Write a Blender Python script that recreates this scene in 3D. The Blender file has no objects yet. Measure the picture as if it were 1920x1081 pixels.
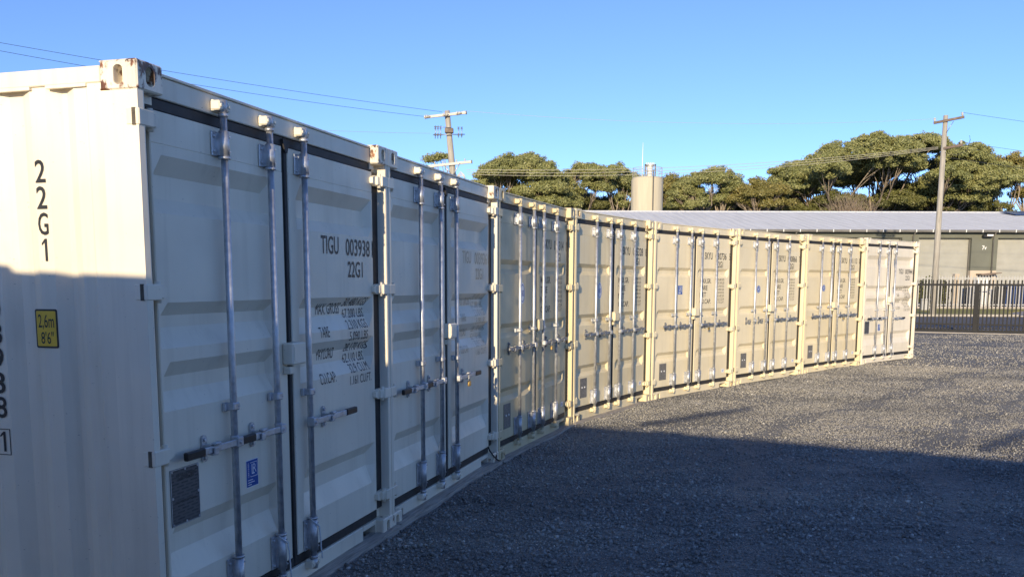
import bpy, bmesh, math, random
import numpy as np
from mathutils import Matrix, Vector

SC = bpy.context.scene
COL = SC.collection
R = math.radians

# ------------------------------------------------------------------ camera
CAM_Z = 1.7097
pitch, roll = R(7.0739), R(0.1732)
cam_d = bpy.data.cameras.new('camera')
cam_d.sensor_width = 36.0
cam_d.lens = 1647.33 / 1920 * 36.0
cam_d.shift_y = (735.13 - 540.5) / 1920
cam_d.clip_start = 0.05
cam_d.clip_end = 3000
cam = bpy.data.objects.new('camera', cam_d)
COL.objects.link(cam)
_c, _s = math.cos(pitch), math.sin(pitch)
_cr, _sr = math.cos(roll), math.sin(roll)
U = Vector((0, _s, _c)); D = Vector((0, _c, -_s)); X = Vector((1, 0, 0))
rt = X * _cr + U * _sr
up = -X * _sr + U * _cr
bk = -D
cam.matrix_world = Matrix(((rt.x, up.x, bk.x, 0), (rt.y, up.y, bk.y, 0), (rt.z, up.z, bk.z, CAM_Z), (0, 0, 0, 1)))
SC.camera = cam

# ------------------------------------------------------------------ light
SUN_HEAD = R(-105.1)      # heading of the direction towards the sun
SUN_EL = R(13.24)
world = bpy.data.worlds.new('World')
SC.world = world
world.use_nodes = True
nt = world.node_tree
nt.nodes.clear()
sky = nt.nodes.new('ShaderNodeTexSky')
sky.sky_type = 'NISHITA'
sky.sun_disc = False
sky.sun_elevation = SUN_EL
sky.sun_rotation = math.atan2(math.cos(SUN_HEAD), math.sin(SUN_HEAD))
sky.altitude = 0
sky.air_density = 0.8
sky.dust_density = 0.0
sky.ozone_density = 5.0
bg = nt.nodes.new('ShaderNodeBackground')
bg.inputs['Strength'].default_value = 0.126
wo = nt.nodes.new('ShaderNodeOutputWorld')
tint = nt.nodes.new('ShaderNodeMix')           # camera white balance of the daylight sky, even over the whole dome
tint.data_type = 'RGBA'; tint.blend_type = 'MULTIPLY'
tint.inputs[0].default_value = 1.0
tint.inputs[7].default_value = (1.05, 0.945, 1.06, 1)
nt.links.new(sky.outputs[0], tint.inputs[6])
hsv = nt.nodes.new('ShaderNodeHueSaturation')
hsv.inputs['Saturation'].default_value = 0.97
nt.links.new(tint.outputs[2], hsv.inputs['Color'])
nt.links.new(hsv.outputs[0], bg.inputs[0])
nt.links.new(bg.outputs[0], wo.inputs[0])
sun_d = bpy.data.lights.new('sun', 'SUN')
sun_d.energy = 3.65
sun_d.angle = R(0.53)
sun_d.color = (1.0, 0.825, 0.56)
sun = bpy.data.objects.new('sun', sun_d)
COL.objects.link(sun)
tosun = Vector((math.cos(SUN_EL) * math.cos(SUN_HEAD), math.cos(SUN_EL) * math.sin(SUN_HEAD), math.sin(SUN_EL)))
sun.rotation_euler = tosun.to_track_quat('Z', 'Y').to_euler()
SC.view_settings.view_transform = 'Standard'
SC.view_settings.look = 'None'
SC.view_settings.gamma = 1.0
SC.view_settings.use_curve_mapping = False
SC.view_settings.exposure = 0.79

# ------------------------------------------------------------------ helpers
def link(o, parent=None):
    COL.objects.link(o)
    if parent is not None:
        o.parent = parent
    return o

def tag(o, label=None, cat=None, group=None, kind=None):
    if label: o['label'] = label
    if cat: o['category'] = cat
    if group: o['group'] = group
    if kind: o['kind'] = kind
    return o

def empty(name, loc=(0, 0, 0), rz=0.0):
    o = bpy.data.objects.new(name, None)
    o.location = loc
    o.rotation_euler = (0, 0, rz)
    o.empty_display_size = 0.2
    return link(o)

class MB:
    """collects simple solids into one mesh"""
    def __init__(self):
        self.v = []; self.f = []; self.s = []
    def add(self, vs, fs, smooth=False):
        o = len(self.v)
        self.v += [tuple(p) for p in vs]
        self.f += [tuple(i + o for i in f) for f in fs]
        self.s += [smooth] * len(fs)
        return self
    def box(self, x0, x1, y0, y1, z0, z1, c=0.0):
        """box with optional chamfer c on all edges"""
        if c <= 0:
            vs = [(x, y, z) for x in (x0, x1) for y in (y0, y1) for z in (z0, z1)]
            fs = [(0, 1, 3, 2), (4, 6, 7, 5), (0, 4, 5, 1), (2, 3, 7, 6), (0, 2, 6, 4), (1, 5, 7, 3)]
            return self.add(vs, fs)
        b = bmesh.new()
        bmesh.ops.create_cube(b, size=1)
        for q in b.verts:
            q.co = ((x0 + x1) / 2 + q.co.x * (x1 - x0), (y0 + y1) / 2 + q.co.y * (y1 - y0), (z0 + z1) / 2 + q.co.z * (z1 - z0))
        bmesh.ops.bevel(b, geom=list(b.edges), offset=c, segments=1, affect='EDGES', profile=0.5)
        b.verts.index_update()
        self.add([q.co[:] for q in b.verts], [[q.index for q in f.verts] for f in b.faces])
        b.free()
        return self
    def tube(self, pts, r, n=8, cap=True, smooth=True):
        """tube along points; r a number or list"""
        pts = [Vector(p) for p in pts]
        rs = r if isinstance(r, (list, tuple)) else [r] * len(pts)
        vs = []; fs = []
        ref = None
        for i, p in enumerate(pts):
            if i == 0: t = pts[1] - pts[0]
            elif i == len(pts) - 1: t = pts[-1] - pts[-2]
            else: t = pts[i + 1] - pts[i - 1]
            t.normalize()
            if ref is None:
                ref = Vector((0, 0, 1)) if abs(t.z) < 0.9 else Vector((1, 0, 0))
            a = t.cross(ref)
            if a.length < 1e-4:
                ref = Vector((0, 1, 0)); a = t.cross(ref)
            a.normalize()
            b = t.cross(a); ref = -b if False else ref
            for k in range(n):
                w = 2 * math.pi * k / n
                vs.append(p + (a * math.cos(w) + b * math.sin(w)) * rs[i])
        for i in range(len(pts) - 1):
            for k in range(n):
                fs.append((i * n + k, i * n + (k + 1) % n, (i + 1) * n + (k + 1) % n, (i + 1) * n + k))
        self.add(vs, fs, smooth)
        if cap:
            o = len(self.v) - len(vs)
            self.f.append(tuple(o + k for k in reversed(range(n)))); self.s.append(False)
            self.f.append(tuple(o + (len(pts) - 1) * n + k for k in range(n))); self.s.append(False)
        return self
    def prism(self, poly, axis, a, b):
        """extrude a 2-D polygon along axis from a to b; poly coords are the other two axes in order"""
        n = len(poly)
        def mk(p, t):
            if axis == 'x': return (t, p[0], p[1])
            if axis == 'y': return (p[0], t, p[1])
            return (p[0], p[1], t)
        vs = [mk(p, a) for p in poly] + [mk(p, b) for p in poly]
        fs = [(i, (i + 1) % n, n + (i + 1) % n, n + i) for i in range(n)]
        fs += [tuple(reversed(range(n))), tuple(range(n, 2 * n))]
        return self.add(vs, fs)
    def mesh(self, name, mat, fix=True):
        me = bpy.data.meshes.new(name)
        me.from_pydata(self.v, [], self.f)
        if any(self.s):
            me.polygons.foreach_set('use_smooth', self.s)
        if fix:
            b = bmesh.new(); b.from_mesh(me)
            bmesh.ops.recalc_face_normals(b, faces=b.faces)
            b.to_mesh(me); b.free()
        if mat is not None:
            me.materials.append(mat)
        me.update()
        return me
    def build(self, name, mat, parent=None, fix=True):
        return link(bpy.data.objects.new(name, self.mesh(name, mat, fix)), parent)

# ------------------------------------------------------------------ materials
def new_mat(name):
    m = bpy.data.materials.new(name)
    m.use_nodes = True
    t = m.node_tree
    b = t.nodes['Principled BSDF']
    return m, t, b

def N(t, typ, **kw):
    n = t.nodes.new(typ)
    for k, v in kw.items():
        if k == 'inp':
            for kk, vv in v.items():
                n.inputs[kk].default_value = vv
        else:
            setattr(n, k, v)
    return n

def ramp(t, stops, interp='LINEAR'):
    n = t.nodes.new('ShaderNodeValToRGB')
    cr = n.color_ramp
    cr.interpolation = interp
    while len(cr.elements) < len(stops):
        cr.elements.new(0.5)
    for e, (p, c) in zip(cr.elements, stops):
        e.position = p
        e.color = (*c, 1) if len(c) == 3 else c
    return n

def mixc(t, fac, a, b, blend='MIX'):
    n = t.nodes.new('ShaderNodeMix')
    n.data_type = 'RGBA'
    n.blend_type = blend
    for sock, val in (('Factor', fac), ('A', a), ('B', b)):
        i = {'Factor': 0, 'A': 6, 'B': 7}[sock]
        if hasattr(val, 'is_output') or isinstance(val, bpy.types.NodeSocket):
            t.links.new(val, n.inputs[i])
        else:
            n.inputs[i].default_value = val if i == 0 else (*val, 1)
    return n.outputs[2]

def coords(t, scale=(1, 1, 1), kind='Object', rnd=True):
    tc = t.nodes.new('ShaderNodeTexCoord')
    mp = t.nodes.new('ShaderNodeMapping')
    mp.inputs['Scale'].default_value = scale
    t.links.new(tc.outputs[kind], mp.inputs['Vector'])
    if rnd:
        oi = t.nodes.new('ShaderNodeObjectInfo')
        mul = N(t, 'ShaderNodeMath', operation='MULTIPLY', inp={1: 37.0})
        t.links.new(oi.outputs['Random'], mul.inputs[0])
        cb = t.nodes.new('ShaderNodeCombineXYZ')
        t.links.new(mul.outputs[0], cb.inputs[0])
        t.links.new(mul.outputs[0], cb.inputs[1])
        t.links.new(cb.outputs[0], mp.inputs['Location'])
    return mp.outputs[0]

def noise(t, vec, scale, detail=3, rough=0.55):
    n = N(t, 'ShaderNodeTexNoise', inp={'Scale': scale, 'Detail': detail, 'Roughness': rough})
    if vec is not None: t.links.new(vec, n.inputs['Vector'])
    return n.outputs[0]

def bump(t, b, h, strength, dist):
    n = N(t, 'ShaderNodeBump', inp={'Strength': strength, 'Distance': dist})
    t.links.new(h, n.inputs['Height'])
    t.links.new(n.outputs[0], b.inputs['Normal'])

def paint_mat(name, col, dirt=0.35, rust=0.0, rough=0.42):
    """weathered container enamel: slight chalking, vertical rain streaks, scuffs, few rust specks"""
    m, t, b = new_mat(name)
    v1 = coords(t)
    v2 = coords(t, (9, 9, 0.55))
    big = noise(t, v1, 1.1, 4)
    streak = noise(t, v2, 1.6, 5, 0.6)
    dark = tuple(c * 0.80 for c in col)
    pale = tuple(min(1, c * 1.05 + 0.01) for c in col)
    r1 = ramp(t, [(0.35, dark), (0.62, pale)])
    t.links.new(big, r1.inputs[0])
    r1.color_ramp.elements[0].color = (*[c * 0.93 for c in col], 1)
    r2 = ramp(t, [(0.50, (0, 0, 0)), (0.78, (dirt, dirt, dirt))])
    t.links.new(streak, r2.inputs[0])
    c1 = mixc(t, r2.outputs[0], r1.outputs[0], (col[0] * 0.52, col[1] * 0.49, col[2] * 0.43))
    # scuffs: thin dark specks
    v3 = coords(t, (14, 14, 40))
    sp = noise(t, v3, 3.0, 2)
    r3 = ramp(t, [(0.735, (0, 0, 0)), (0.76, (0.55, 0.55, 0.55))])
    t.links.new(sp, r3.inputs[0])
    c2 = mixc(t, r3.outputs[0], c1, (0.10, 0.085, 0.07))
    if rust > 0:
        v4 = coords(t, (1, 1, 0.6))
        rn = noise(t, v4, 17, 6, 0.68)
        r4 = ramp(t, [(0.64 - rust * 0.16, (0, 0, 0)), (0.69 - rust * 0.14, (1, 1, 1))])
        t.links.new(rn, r4.inputs[0])
        rc = ramp(t, [(0.3, (0.028, 0.014, 0.010)), (0.7, (0.27, 0.10, 0.03))])
        t.links.new(noise(t, v1, 22, 3), rc.inputs[0])
        c2 = mixc(t, r4.outputs[0], c2, rc.outputs[0])
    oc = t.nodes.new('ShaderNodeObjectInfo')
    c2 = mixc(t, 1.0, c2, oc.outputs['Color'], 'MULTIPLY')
    t.links.new(c2, b.inputs['Base Color'])
    rr = N(t, 'ShaderNodeMapRange', inp={1: 0.3, 2: 0.7, 3: rough - 0.1, 4: rough + 0.16})
    t.links.new(noise(t, v1, 4.5, 4), rr.inputs[0])
    t.links.new(rr.outputs[0], b.inputs['Roughness'])
    wav = noise(t, v1, 2.2, 2)
    fine = noise(t, v1, 190, 2)
    ad = N(t, 'ShaderNodeMath', operation='MULTIPLY_ADD', inp={1: 0.018})
    t.links.new(fine, ad.inputs[0]); t.links.new(wav, ad.inputs[2])
    bump(t, b, ad.outputs[0], 0.45, 0.012)
    return m

def metal_mat(name, col, rough=0.42, metallic=0.85, spangle=0.25):
    m, t, b = new_mat(name)
    v = coords(t)
    n1 = noise(t, v, 26, 4, 0.6)
    r1 = ramp(t, [(0.3, tuple(c * (1 - spangle) for c in col)), (0.7, tuple(min(1, c * (1 + spangle * 0.6)) for c in col))])
    t.links.new(n1, r1.inputs[0])
    n2 = noise(t, v, 6, 4)
    r2 = ramp(t, [(0.62, (0, 0, 0)), (0.8, (0.6, 0.6, 0.6))])
    t.links.new(n2, r2.inputs[0])
    c = mixc(t, r2.outputs[0], r1.outputs[0], tuple(c * 0.55 for c in col))
    t.links.new(c, b.inputs['Base Color'])
    b.inputs['Metallic'].default_value = metallic
    rr = N(t, 'ShaderNodeMapRange', inp={1: 0.3, 2: 0.7, 3: rough - 0.1, 4: rough + 0.15})
    t.links.new(n1, rr.inputs[0]); t.links.new(rr.outputs[0], b.inputs['Roughness'])
    bump(t, b, n1, 0.15, 0.002)
    return m

def plain_mat(name, col, rough=0.6, var=0.2, scale=8, bmp=0.15, bd=0.004, metallic=0.0, aniso=(1, 1, 1)):
    m, t, b = new_mat(name)
    v = coords(t, aniso)
    n1 = noise(t, v, scale, 5, 0.6)
    r1 = ramp(t, [(0.3, tuple(c * (1 - var) for c in col)), (0.7, tuple(min(1, c * (1 + var)) for c in col))])
    t.links.new(n1, r1.inputs[0])
    t.links.new(r1.outputs[0], b.inputs['Base Color'])
    b.inputs['Roughness'].default_value = rough
    b.inputs['Metallic'].default_value = metallic
    if bmp > 0: bump(t, b, n1, bmp, bd)
    return m

M = {}
CREAM = (0.80, 0.725, 0.58)
TAN = (0.78, 0.68, 0.46)
M['cream'] = paint_mat('cream container paint', CREAM, 0.24, 0.0)
M['cream_cast'] = paint_mat('cream rusted casting paint', CREAM, 0.40, 0.42)
M['cream_rusty'] = paint_mat('cream paint rusted through', CREAM, 0.55, 0.84)
M['cream_frame'] = paint_mat('cream frame paint', CREAM, 0.24, 0.0)
M['tan'] = paint_mat('tan container paint', TAN, 0.20, 0.0)
M['tan_cast'] = paint_mat('tan casting paint', TAN, 0.35, 0.42)
M['tan_frame'] = paint_mat('tan frame paint', TAN, 0.24, 0.0)
M['galv'] = metal_mat('galvanised steel', (0.56, 0.57, 0.59), 0.45, 0.75)
M['galv_dark'] = metal_mat('dull galvanised steel', (0.33, 0.335, 0.35), 0.42, 0.8)
M['rubber'] = plain_mat('black rubber', (0.026, 0.024, 0.024), 0.62, 0.35, 14, 0.2, 0.002)
M['grip'] = plain_mat('black grip', (0.012, 0.012, 0.013), 0.45, 0.3, 30)
M['ink'] = plain_mat('black lettering', (0.016, 0.016, 0.018), 0.5, 0.4, 20, 0)
M['faded'] = plain_mat('worn glossy lettering', (0.42, 0.36, 0.25), 0.3, 0.3, 20, 0)  # worn letters, with their glancing sheen put into the pale colour
M['blue_print'] = plain_mat('blue sticker', (0.02, 0.085, 0.36), 0.35, 0.15, 10, 0)
M['white_print'] = plain_mat('white sticker', (0.78, 0.79, 0.80), 0.4, 0.06, 10, 0)
M['yellow_print'] = plain_mat('yellow label', (0.75, 0.47, 0.035), 0.45, 0.1, 10, 0)
M['cord'] = plain_mat('white cord', (0.62, 0.64, 0.66), 0.8, 0.15, 60)
M['brass'] = metal_mat('brass padlock', (0.62, 0.42, 0.16), 0.35, 0.9)
M['hollow'] = plain_mat('dirty steel inside and slot shade', (0.10, 0.082, 0.062), 0.8, 0.4, 20)

def plate_mat():
    m, t, b = new_mat('engraved data plate')
    v = coords(t, (26, 26, 62), rnd=False)
    br = N(t, 'ShaderNodeTexBrick', inp={'Scale': 1.0, 'Mortar Size': 0.25, 'Mortar Smooth': 0.2, 'Brick Width': 1.7, 'Row Height': 0.9,
           'Color1': (0.03, 0.03, 0.035, 1), 'Color2': (0.085, 0.085, 0.09, 1), 'Mortar': (0.14, 0.14, 0.145, 1)})
    sw = N(t, 'ShaderNodeSeparateXYZ'); t.links.new(v, sw.inputs[0])
    cb = N(t, 'ShaderNodeCombineXYZ'); t.links.new(sw.outputs[0], cb.inputs[0]); t.links.new(sw.outputs[2], cb.inputs[1])
    t.links.new(cb.outputs[0], br.inputs['Vector'])
    nz = noise(t, v, 2.3, 3)
    c = mixc(t, nz, br.outputs[0], (0.12, 0.12, 0.125))
    t.links.new(c, b.inputs['Base Color'])
    b.inputs['Metallic'].default_value = 0.5
    b.inputs['Roughness'].default_value = 0.5
    return m
M['plate'] = plate_mat()
M['plate_b'] = plain_mat('dull alloy plate', (0.20, 0.19, 0.175), 0.6, 0.35, 45, 0.2, 0.002, 0.3)

def gravel_mat(name, stone=True):
    m, t, b = new_mat(name)
    if stone:
        g = N(t, 'ShaderNodeNewGeometry')
        r1 = ramp(t, [(0.0, (0.18, 0.177, 0.172)), (0.45, (0.295, 0.288, 0.276)), (0.9, (0.355, 0.346, 0.33)), (0.975, (0.45, 0.44, 0.415)), (1.0, (0.66, 0.645, 0.61))])
        t.links.new(g.outputs['Random Per Island'], r1.inputs[0])
        n1 = noise(t, coords(t, rnd=False), 60, 3)
        c = mixc(t, 0.35, r1.outputs[0], r1.outputs[0])
        r2 = ramp(t, [(0.3, (0.7, 0.7, 0.7)), (0.7, (1.15, 1.13, 1.08))])
        t.links.new(n1, r2.inputs[0])
        c = mixc(t, 1.0, r1.outputs[0], r2.outputs[0], 'MULTIPLY')
        vs = coords(t, (0.55, 1.5, 1), rnd=False)
        pt = ramp(t, [(0.34, (0.70, 0.71, 0.73)), (0.5, (1, 1, 1)), (0.68, (1.28, 1.25, 1.18))])
        t.links.new(noise(t, vs, 0.55, 5, 0.62), pt.inputs[0])
        c = mixc(t, 1.0, c, pt.outputs[0], 'MULTIPLY')
        du = ramp(t, [(0.60, (0, 0, 0)), (0.70, (0.55, 0.55, 0.55))])
        t.links.new(noise(t, vs, 1.7, 5, 0.6), du.inputs[0])
        c = mixc(t, du.outputs[0], c, (0.40, 0.39, 0.37))
        t.links.new(c, b.inputs['Base Color'])
        b.inputs['Roughness'].default_value = 0.8
        return m
    v = coords(t, rnd=False)
    vo = N(t, 'ShaderNodeTexVoronoi', inp={'Scale': 48.0, 'Randomness': 1.0}); t.links.new(v, vo.inputs['Vector'])
    vo2 = N(t, 'ShaderNodeTexVoronoi', inp={'Scale': 115.0, 'Randomness': 1.0}); t.links.new(v, vo2.inputs['Vector'])
    sep = N(t, 'ShaderNodeSeparateColor'); t.links.new(vo.outputs['Color'], sep.inputs[0])
    sep2 = N(t, 'ShaderNodeSeparateColor'); t.links.new(vo2.outputs['Color'], sep2.inputs[0])
    r1 = ramp(t, [(0.0, (0.18, 0.176, 0.168)), (0.55, (0.32, 0.311, 0.296)), (0.9, (0.41, 0.40, 0.375)), (1.0, (0.55, 0.535, 0.50))])
    t.links.new(sep.outputs[0], r1.inputs[0])
    r2 = ramp(t, [(0.0, (0.17, 0.166, 0.158)), (0.6, (0.315, 0.306, 0.29)), (1.0, (0.47, 0.457, 0.43))])
    t.links.new(sep2.outputs[1], r2.inputs[0])
    mx = ramp(t, [(0.42, (0, 0, 0)), (0.58, (1, 1, 1))])
    t.links.new(noise(t, v, 2.3, 4), mx.inputs[0])
    c = mixc(t, mx.outputs[0], r1.outputs[0], r2.outputs[0])
    # dusty tracks and damp patches
    vs = coords(t, (0.55, 1.5, 1), rnd=False)
    pt = ramp(t, [(0.34, (0.70, 0.71, 0.73)), (0.5, (1, 1, 1)), (0.68, (1.28, 1.25, 1.18))])
    t.links.new(noise(t, vs, 0.55, 5, 0.62), pt.inputs[0])
    c = mixc(t, 1.0, c, pt.outputs[0], 'MULTIPLY')
    du = ramp(t, [(0.60, (0, 0, 0)), (0.70, (0.7, 0.7, 0.7))])
    t.links.new(noise(t, vs, 1.7, 5, 0.6), du.inputs[0])
    c = mixc(t, du.outputs[0], c, (0.40, 0.39, 0.37))
    t.links.new(c, b.inputs['Base Color'])
    b.inputs['Roughness'].default_value = 0.85
    ad = N(t, 'ShaderNodeMath', operation='MULTIPLY_ADD', inp={1: 0.5})
    t.links.new(vo2.outputs['Distance'], ad.inputs[0]); t.links.new(vo.outputs['Distance'], ad.inputs[2])
    inv = N(t, 'ShaderNodeMath', operation='MULTIPLY', inp={1: -1.0}); t.links.new(ad.outputs[0], inv.inputs[0])
    bump(t, b, inv.outputs[0], 1.0, 0.05)
    return m
M['gravel'] = gravel_mat('gravel ground', False)
M['stone'] = gravel_mat('loose stones', True)
M['timber'] = plain_mat('weathered timber', (0.36, 0.325, 0.28), 0.85, 0.4, 3.0, 0.5, 0.01, aniso=(1.5, 22, 22))
M['asphalt'] = plain_mat('asphalt', (0.105, 0.10, 0.10), 0.85, 0.25, 9, 0.4, 0.01)
M['concrete'] = plain_mat('concrete', (0.36, 0.33, 0.285), 0.9, 0.22, 1.6, 0.3, 0.01)
M['grass'] = plain_mat('dry grass', (0.34, 0.30, 0.075), 0.95, 0.45, 4.5, 0.9, 0.05)
M['fence_black'] = plain_mat('black powder coat', (0.010, 0.010, 0.011), 0.75, 0.3, 6)
M['palisade'] = plain_mat('galvanised palisade', (0.40, 0.395, 0.38), 0.6, 0.12, 3)
M['wall_green'] = plain_mat('olive grey tilt panel', (0.135, 0.14, 0.113), 0.85, 0.14, 0.7, 0.2)
M['wall_cream'] = plain_mat('cream base wall', (0.50, 0.42, 0.33), 0.85, 0.12, 1.0, 0.2)
M['door_grey'] = plain_mat('grey roller curtain', (0.42, 0.415, 0.375), 0.6, 0.08, 1.2, 0)
M['roof_metal'] = plain_mat('pale metal roof', (0.70, 0.70, 0.675), 0.95, 0.12, 0.6, 0.1, aniso=(6, 0.4, 1))
M['gutter'] = plain_mat('grey gutter', (0.13, 0.125, 0.115), 0.6, 0.2, 1)
M['white'] = plain_mat('white paint', (0.74, 0.73, 0.70), 0.5, 0.08, 2)
M['bin_blue'] = plain_mat('blue plastic', (0.015, 0.045, 0.16), 0.4, 0.15, 3)
M['bin_dark'] = plain_mat('dark plastic', (0.022, 0.023, 0.026), 0.45, 0.2, 3)
M['solar'] = plain_mat('solar glass', (0.02, 0.05, 0.16), 0.15, 0.2, 2, 0)
M['pole_wood'] = plain_mat('grey pole timber', (0.36, 0.335, 0.29), 0.9, 0.3, 2.0, 0.6, 0.02, aniso=(14, 14, 0.8))
M['arm_wood'] = plain_mat('cross arm timber', (0.17, 0.13, 0.105), 0.9, 0.35, 4, 0.4, 0.02)
M['arm_pale'] = plain_mat('pale composite arm', (0.55, 0.52, 0.46), 0.6, 0.12, 3)
M['porcelain'] = plain_mat('porcelain insulator', (0.60, 0.58, 0.52), 0.25, 0.1, 5, 0)
M['wire_dark'] = plain_mat('dark cable', (0.03, 0.032, 0.036), 0.5, 0.1, 5, 0)
M['wire_pale'] = metal_mat('aluminium conductor', (0.60, 0.56, 0.45), 0.5, 0.4, 0.1)
M['silo'] = plain_mat('silo concrete', (0.50, 0.445, 0.325), 0.9, 0.12, 1.0, 0.2, 0.02, aniso=(3, 3, 0.25))
M['trunk'] = plain_mat('eucalypt bark', (0.30, 0.245, 0.185), 0.9, 0.35, 1.5, 0.4, 0.03, aniso=(4, 4, 0.6))

def leaf_mat(name, c0, c1, c2):
    m, t, b = new_mat(name)
    g = N(t, 'ShaderNodeNewGeometry')
    r1 = ramp(t, [(0.0, c0), (0.5, c1), (1.0, c2)])
    nz = noise(t, coords(t), 0.55, 3)
    ad = N(t, 'ShaderNodeMath', operation='MULTIPLY_ADD', inp={1: 0.45, 2: -0.22})
    t.links.new(g.outputs['Random Per Island'], ad.inputs[0])
    ad2 = N(t, 'ShaderNodeMath', operation='ADD'); t.links.new(ad.outputs[0], ad2.inputs[0]); t.links.new(nz, ad2.inputs[1])
    t.links.new(ad2.outputs[0], r1.inputs[0])
    t.links.new(r1.outputs[0], b.inputs['Base Color'])
    b.inputs['Roughness'].default_value = 0.55
    tr = N(t, 'ShaderNodeBsdfTranslucent'); t.links.new(r1.outputs[0], tr.inputs[0])
    mx = N(t, 'ShaderNodeMixShader', inp={0: 0.12})
    t.links.new(b.outputs[0], mx.inputs[1]); t.links.new(tr.outputs[0], mx.inputs[2])
    t.links.new(mx.outputs[0], t.nodes['Material Output'].inputs[0])
    return m
M['leaf'] = leaf_mat('olive leaves', (0.085, 0.10, 0.032), (0.225, 0.235, 0.08), (0.36, 0.335, 0.13))
M['leaf_brown'] = leaf_mat('brownish leaves', (0.085, 0.088, 0.024), (0.205, 0.185, 0.052), (0.34, 0.255, 0.08))
M['leaf_dark'] = leaf_mat('dark leaves', (0.055, 0.066, 0.02), (0.13, 0.135, 0.04), (0.21, 0.195, 0.062))
M['twig'] = plain_mat('bare twigs', (0.24, 0.19, 0.14), 0.9, 0.3, 2)

# ------------------------------------------------------------------ setting: ground
def gh(x, y):
    """height of the yard"""
    t = np.clip((np.asarray(y, float) - 11.0) / 9.0, 0, 1)
    return 0.012 + 0.052 * t * t * (3 - 2 * t)

W, H, LEN = 2.438, 2.591, 6.058
TH = [74.08, 73.32, 69.30, 58.80, 47.78, 46.21, 44.28, 41.91]
POS = [(-1.4918, 3.61), (-0.8247, 5.9484), (-0.1235, 8.2882), (0.753, 10.5987), (2.0398, 12.7164), (3.7118, 14.5582), (5.4324, 16.352), (7.2161, 18.0897)]
ZB = [0.0, -0.001, -0.006, 0.004, 0.002, 0.015, 0.03, 0.057]

def build_ground():
    xs = np.unique(np.concatenate([np.linspace(-900, -60, 12), np.linspace(-60, -8, 20), np.linspace(-8, 26, 171), np.linspace(26, 60, 20), np.linspace(60, 900, 12)]))
    ys = np.unique(np.concatenate([np.linspace(-600, -30, 8), np.linspace(-30, 2, 20), np.linspace(2, 24, 150), np.linspace(24, 34, 24), np.linspace(34, 130, 20), np.linspace(130, 1500, 10)]))
    gx, gy = np.meshgrid(xs, ys)
    rng = np.random.default_rng(3)
    z = gh(gx, gy)
    near = (np.abs(gx - 9) < 17) & (gy > 2) & (gy < 24)
    und = 0.012 * np.sin(gx * 1.3 + np.sin(gy * 0.9) * 1.6) * np.sin(gy * 1.1 + 0.7) + 0.006 * np.sin(gx * 3.1 + gy * 2.2)
    z = z + np.where(near, und - 0.006 + rng.normal(0, 0.0022, gx.shape), -0.004)
    z = np.where(gy > 33, gh(gx, gy) - 0.03, z)
    nx, ny = len(xs), len(ys)
    v = np.stack([gx, gy, z], -1).reshape(-1, 3)
    idx = np.arange(nx * ny).reshape(ny, nx)
    f = np.stack([idx[:-1, :-1], idx[:-1, 1:], idx[1:, 1:], idx[1:, :-1]], -1).reshape(-1, 4)
    me = bpy.data.meshes.new('ground')
    me.from_pydata(v.tolist(), [], f.tolist())
    me.polygons.foreach_set('use_smooth', [True] * len(f))
    me.materials.append(M['gravel'])
    o = link(bpy.data.objects.new('ground', me))
    tag(o, kind='structure')
build_ground()

def sheet(name, poly, z, mat, thick=0.02):
    m = MB(); m.prism(poly, 'z', z - thick, z)
    o = m.build(name, mat); tag(o, kind='structure')
    return o
GZ = 0.064
sheet('road', [(-120, 33.6), (140, 33.6), (140, 45.6), (-120, 45.6)], GZ + 0.004, M['asphalt'])
sheet('verge', [(-120, 45.85), (26.2, 45.85), (28.0, 50.0), (33.5, 57.0), (-120, 57.0)], GZ + 0.10, M['grass'], 0.1)
sheet('driveway', [(26.35, 45.75), (140, 45.75), (140, 64.9), (33.7, 64.9), (33.7, 57.2), (28.2, 50.05)], GZ + 0.05, M['concrete'], 0.1)
sheet('kerb', [(-120, 45.605), (26.2, 45.605), (26.2, 45.845), (-120, 45.845)], GZ + 0.12, M['concrete'], 0.14)

# ------------------------------------------------------------------ container parts
DV = 0.058            # depth of the proud door face behind the casting faces
SPEC = {}

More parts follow.
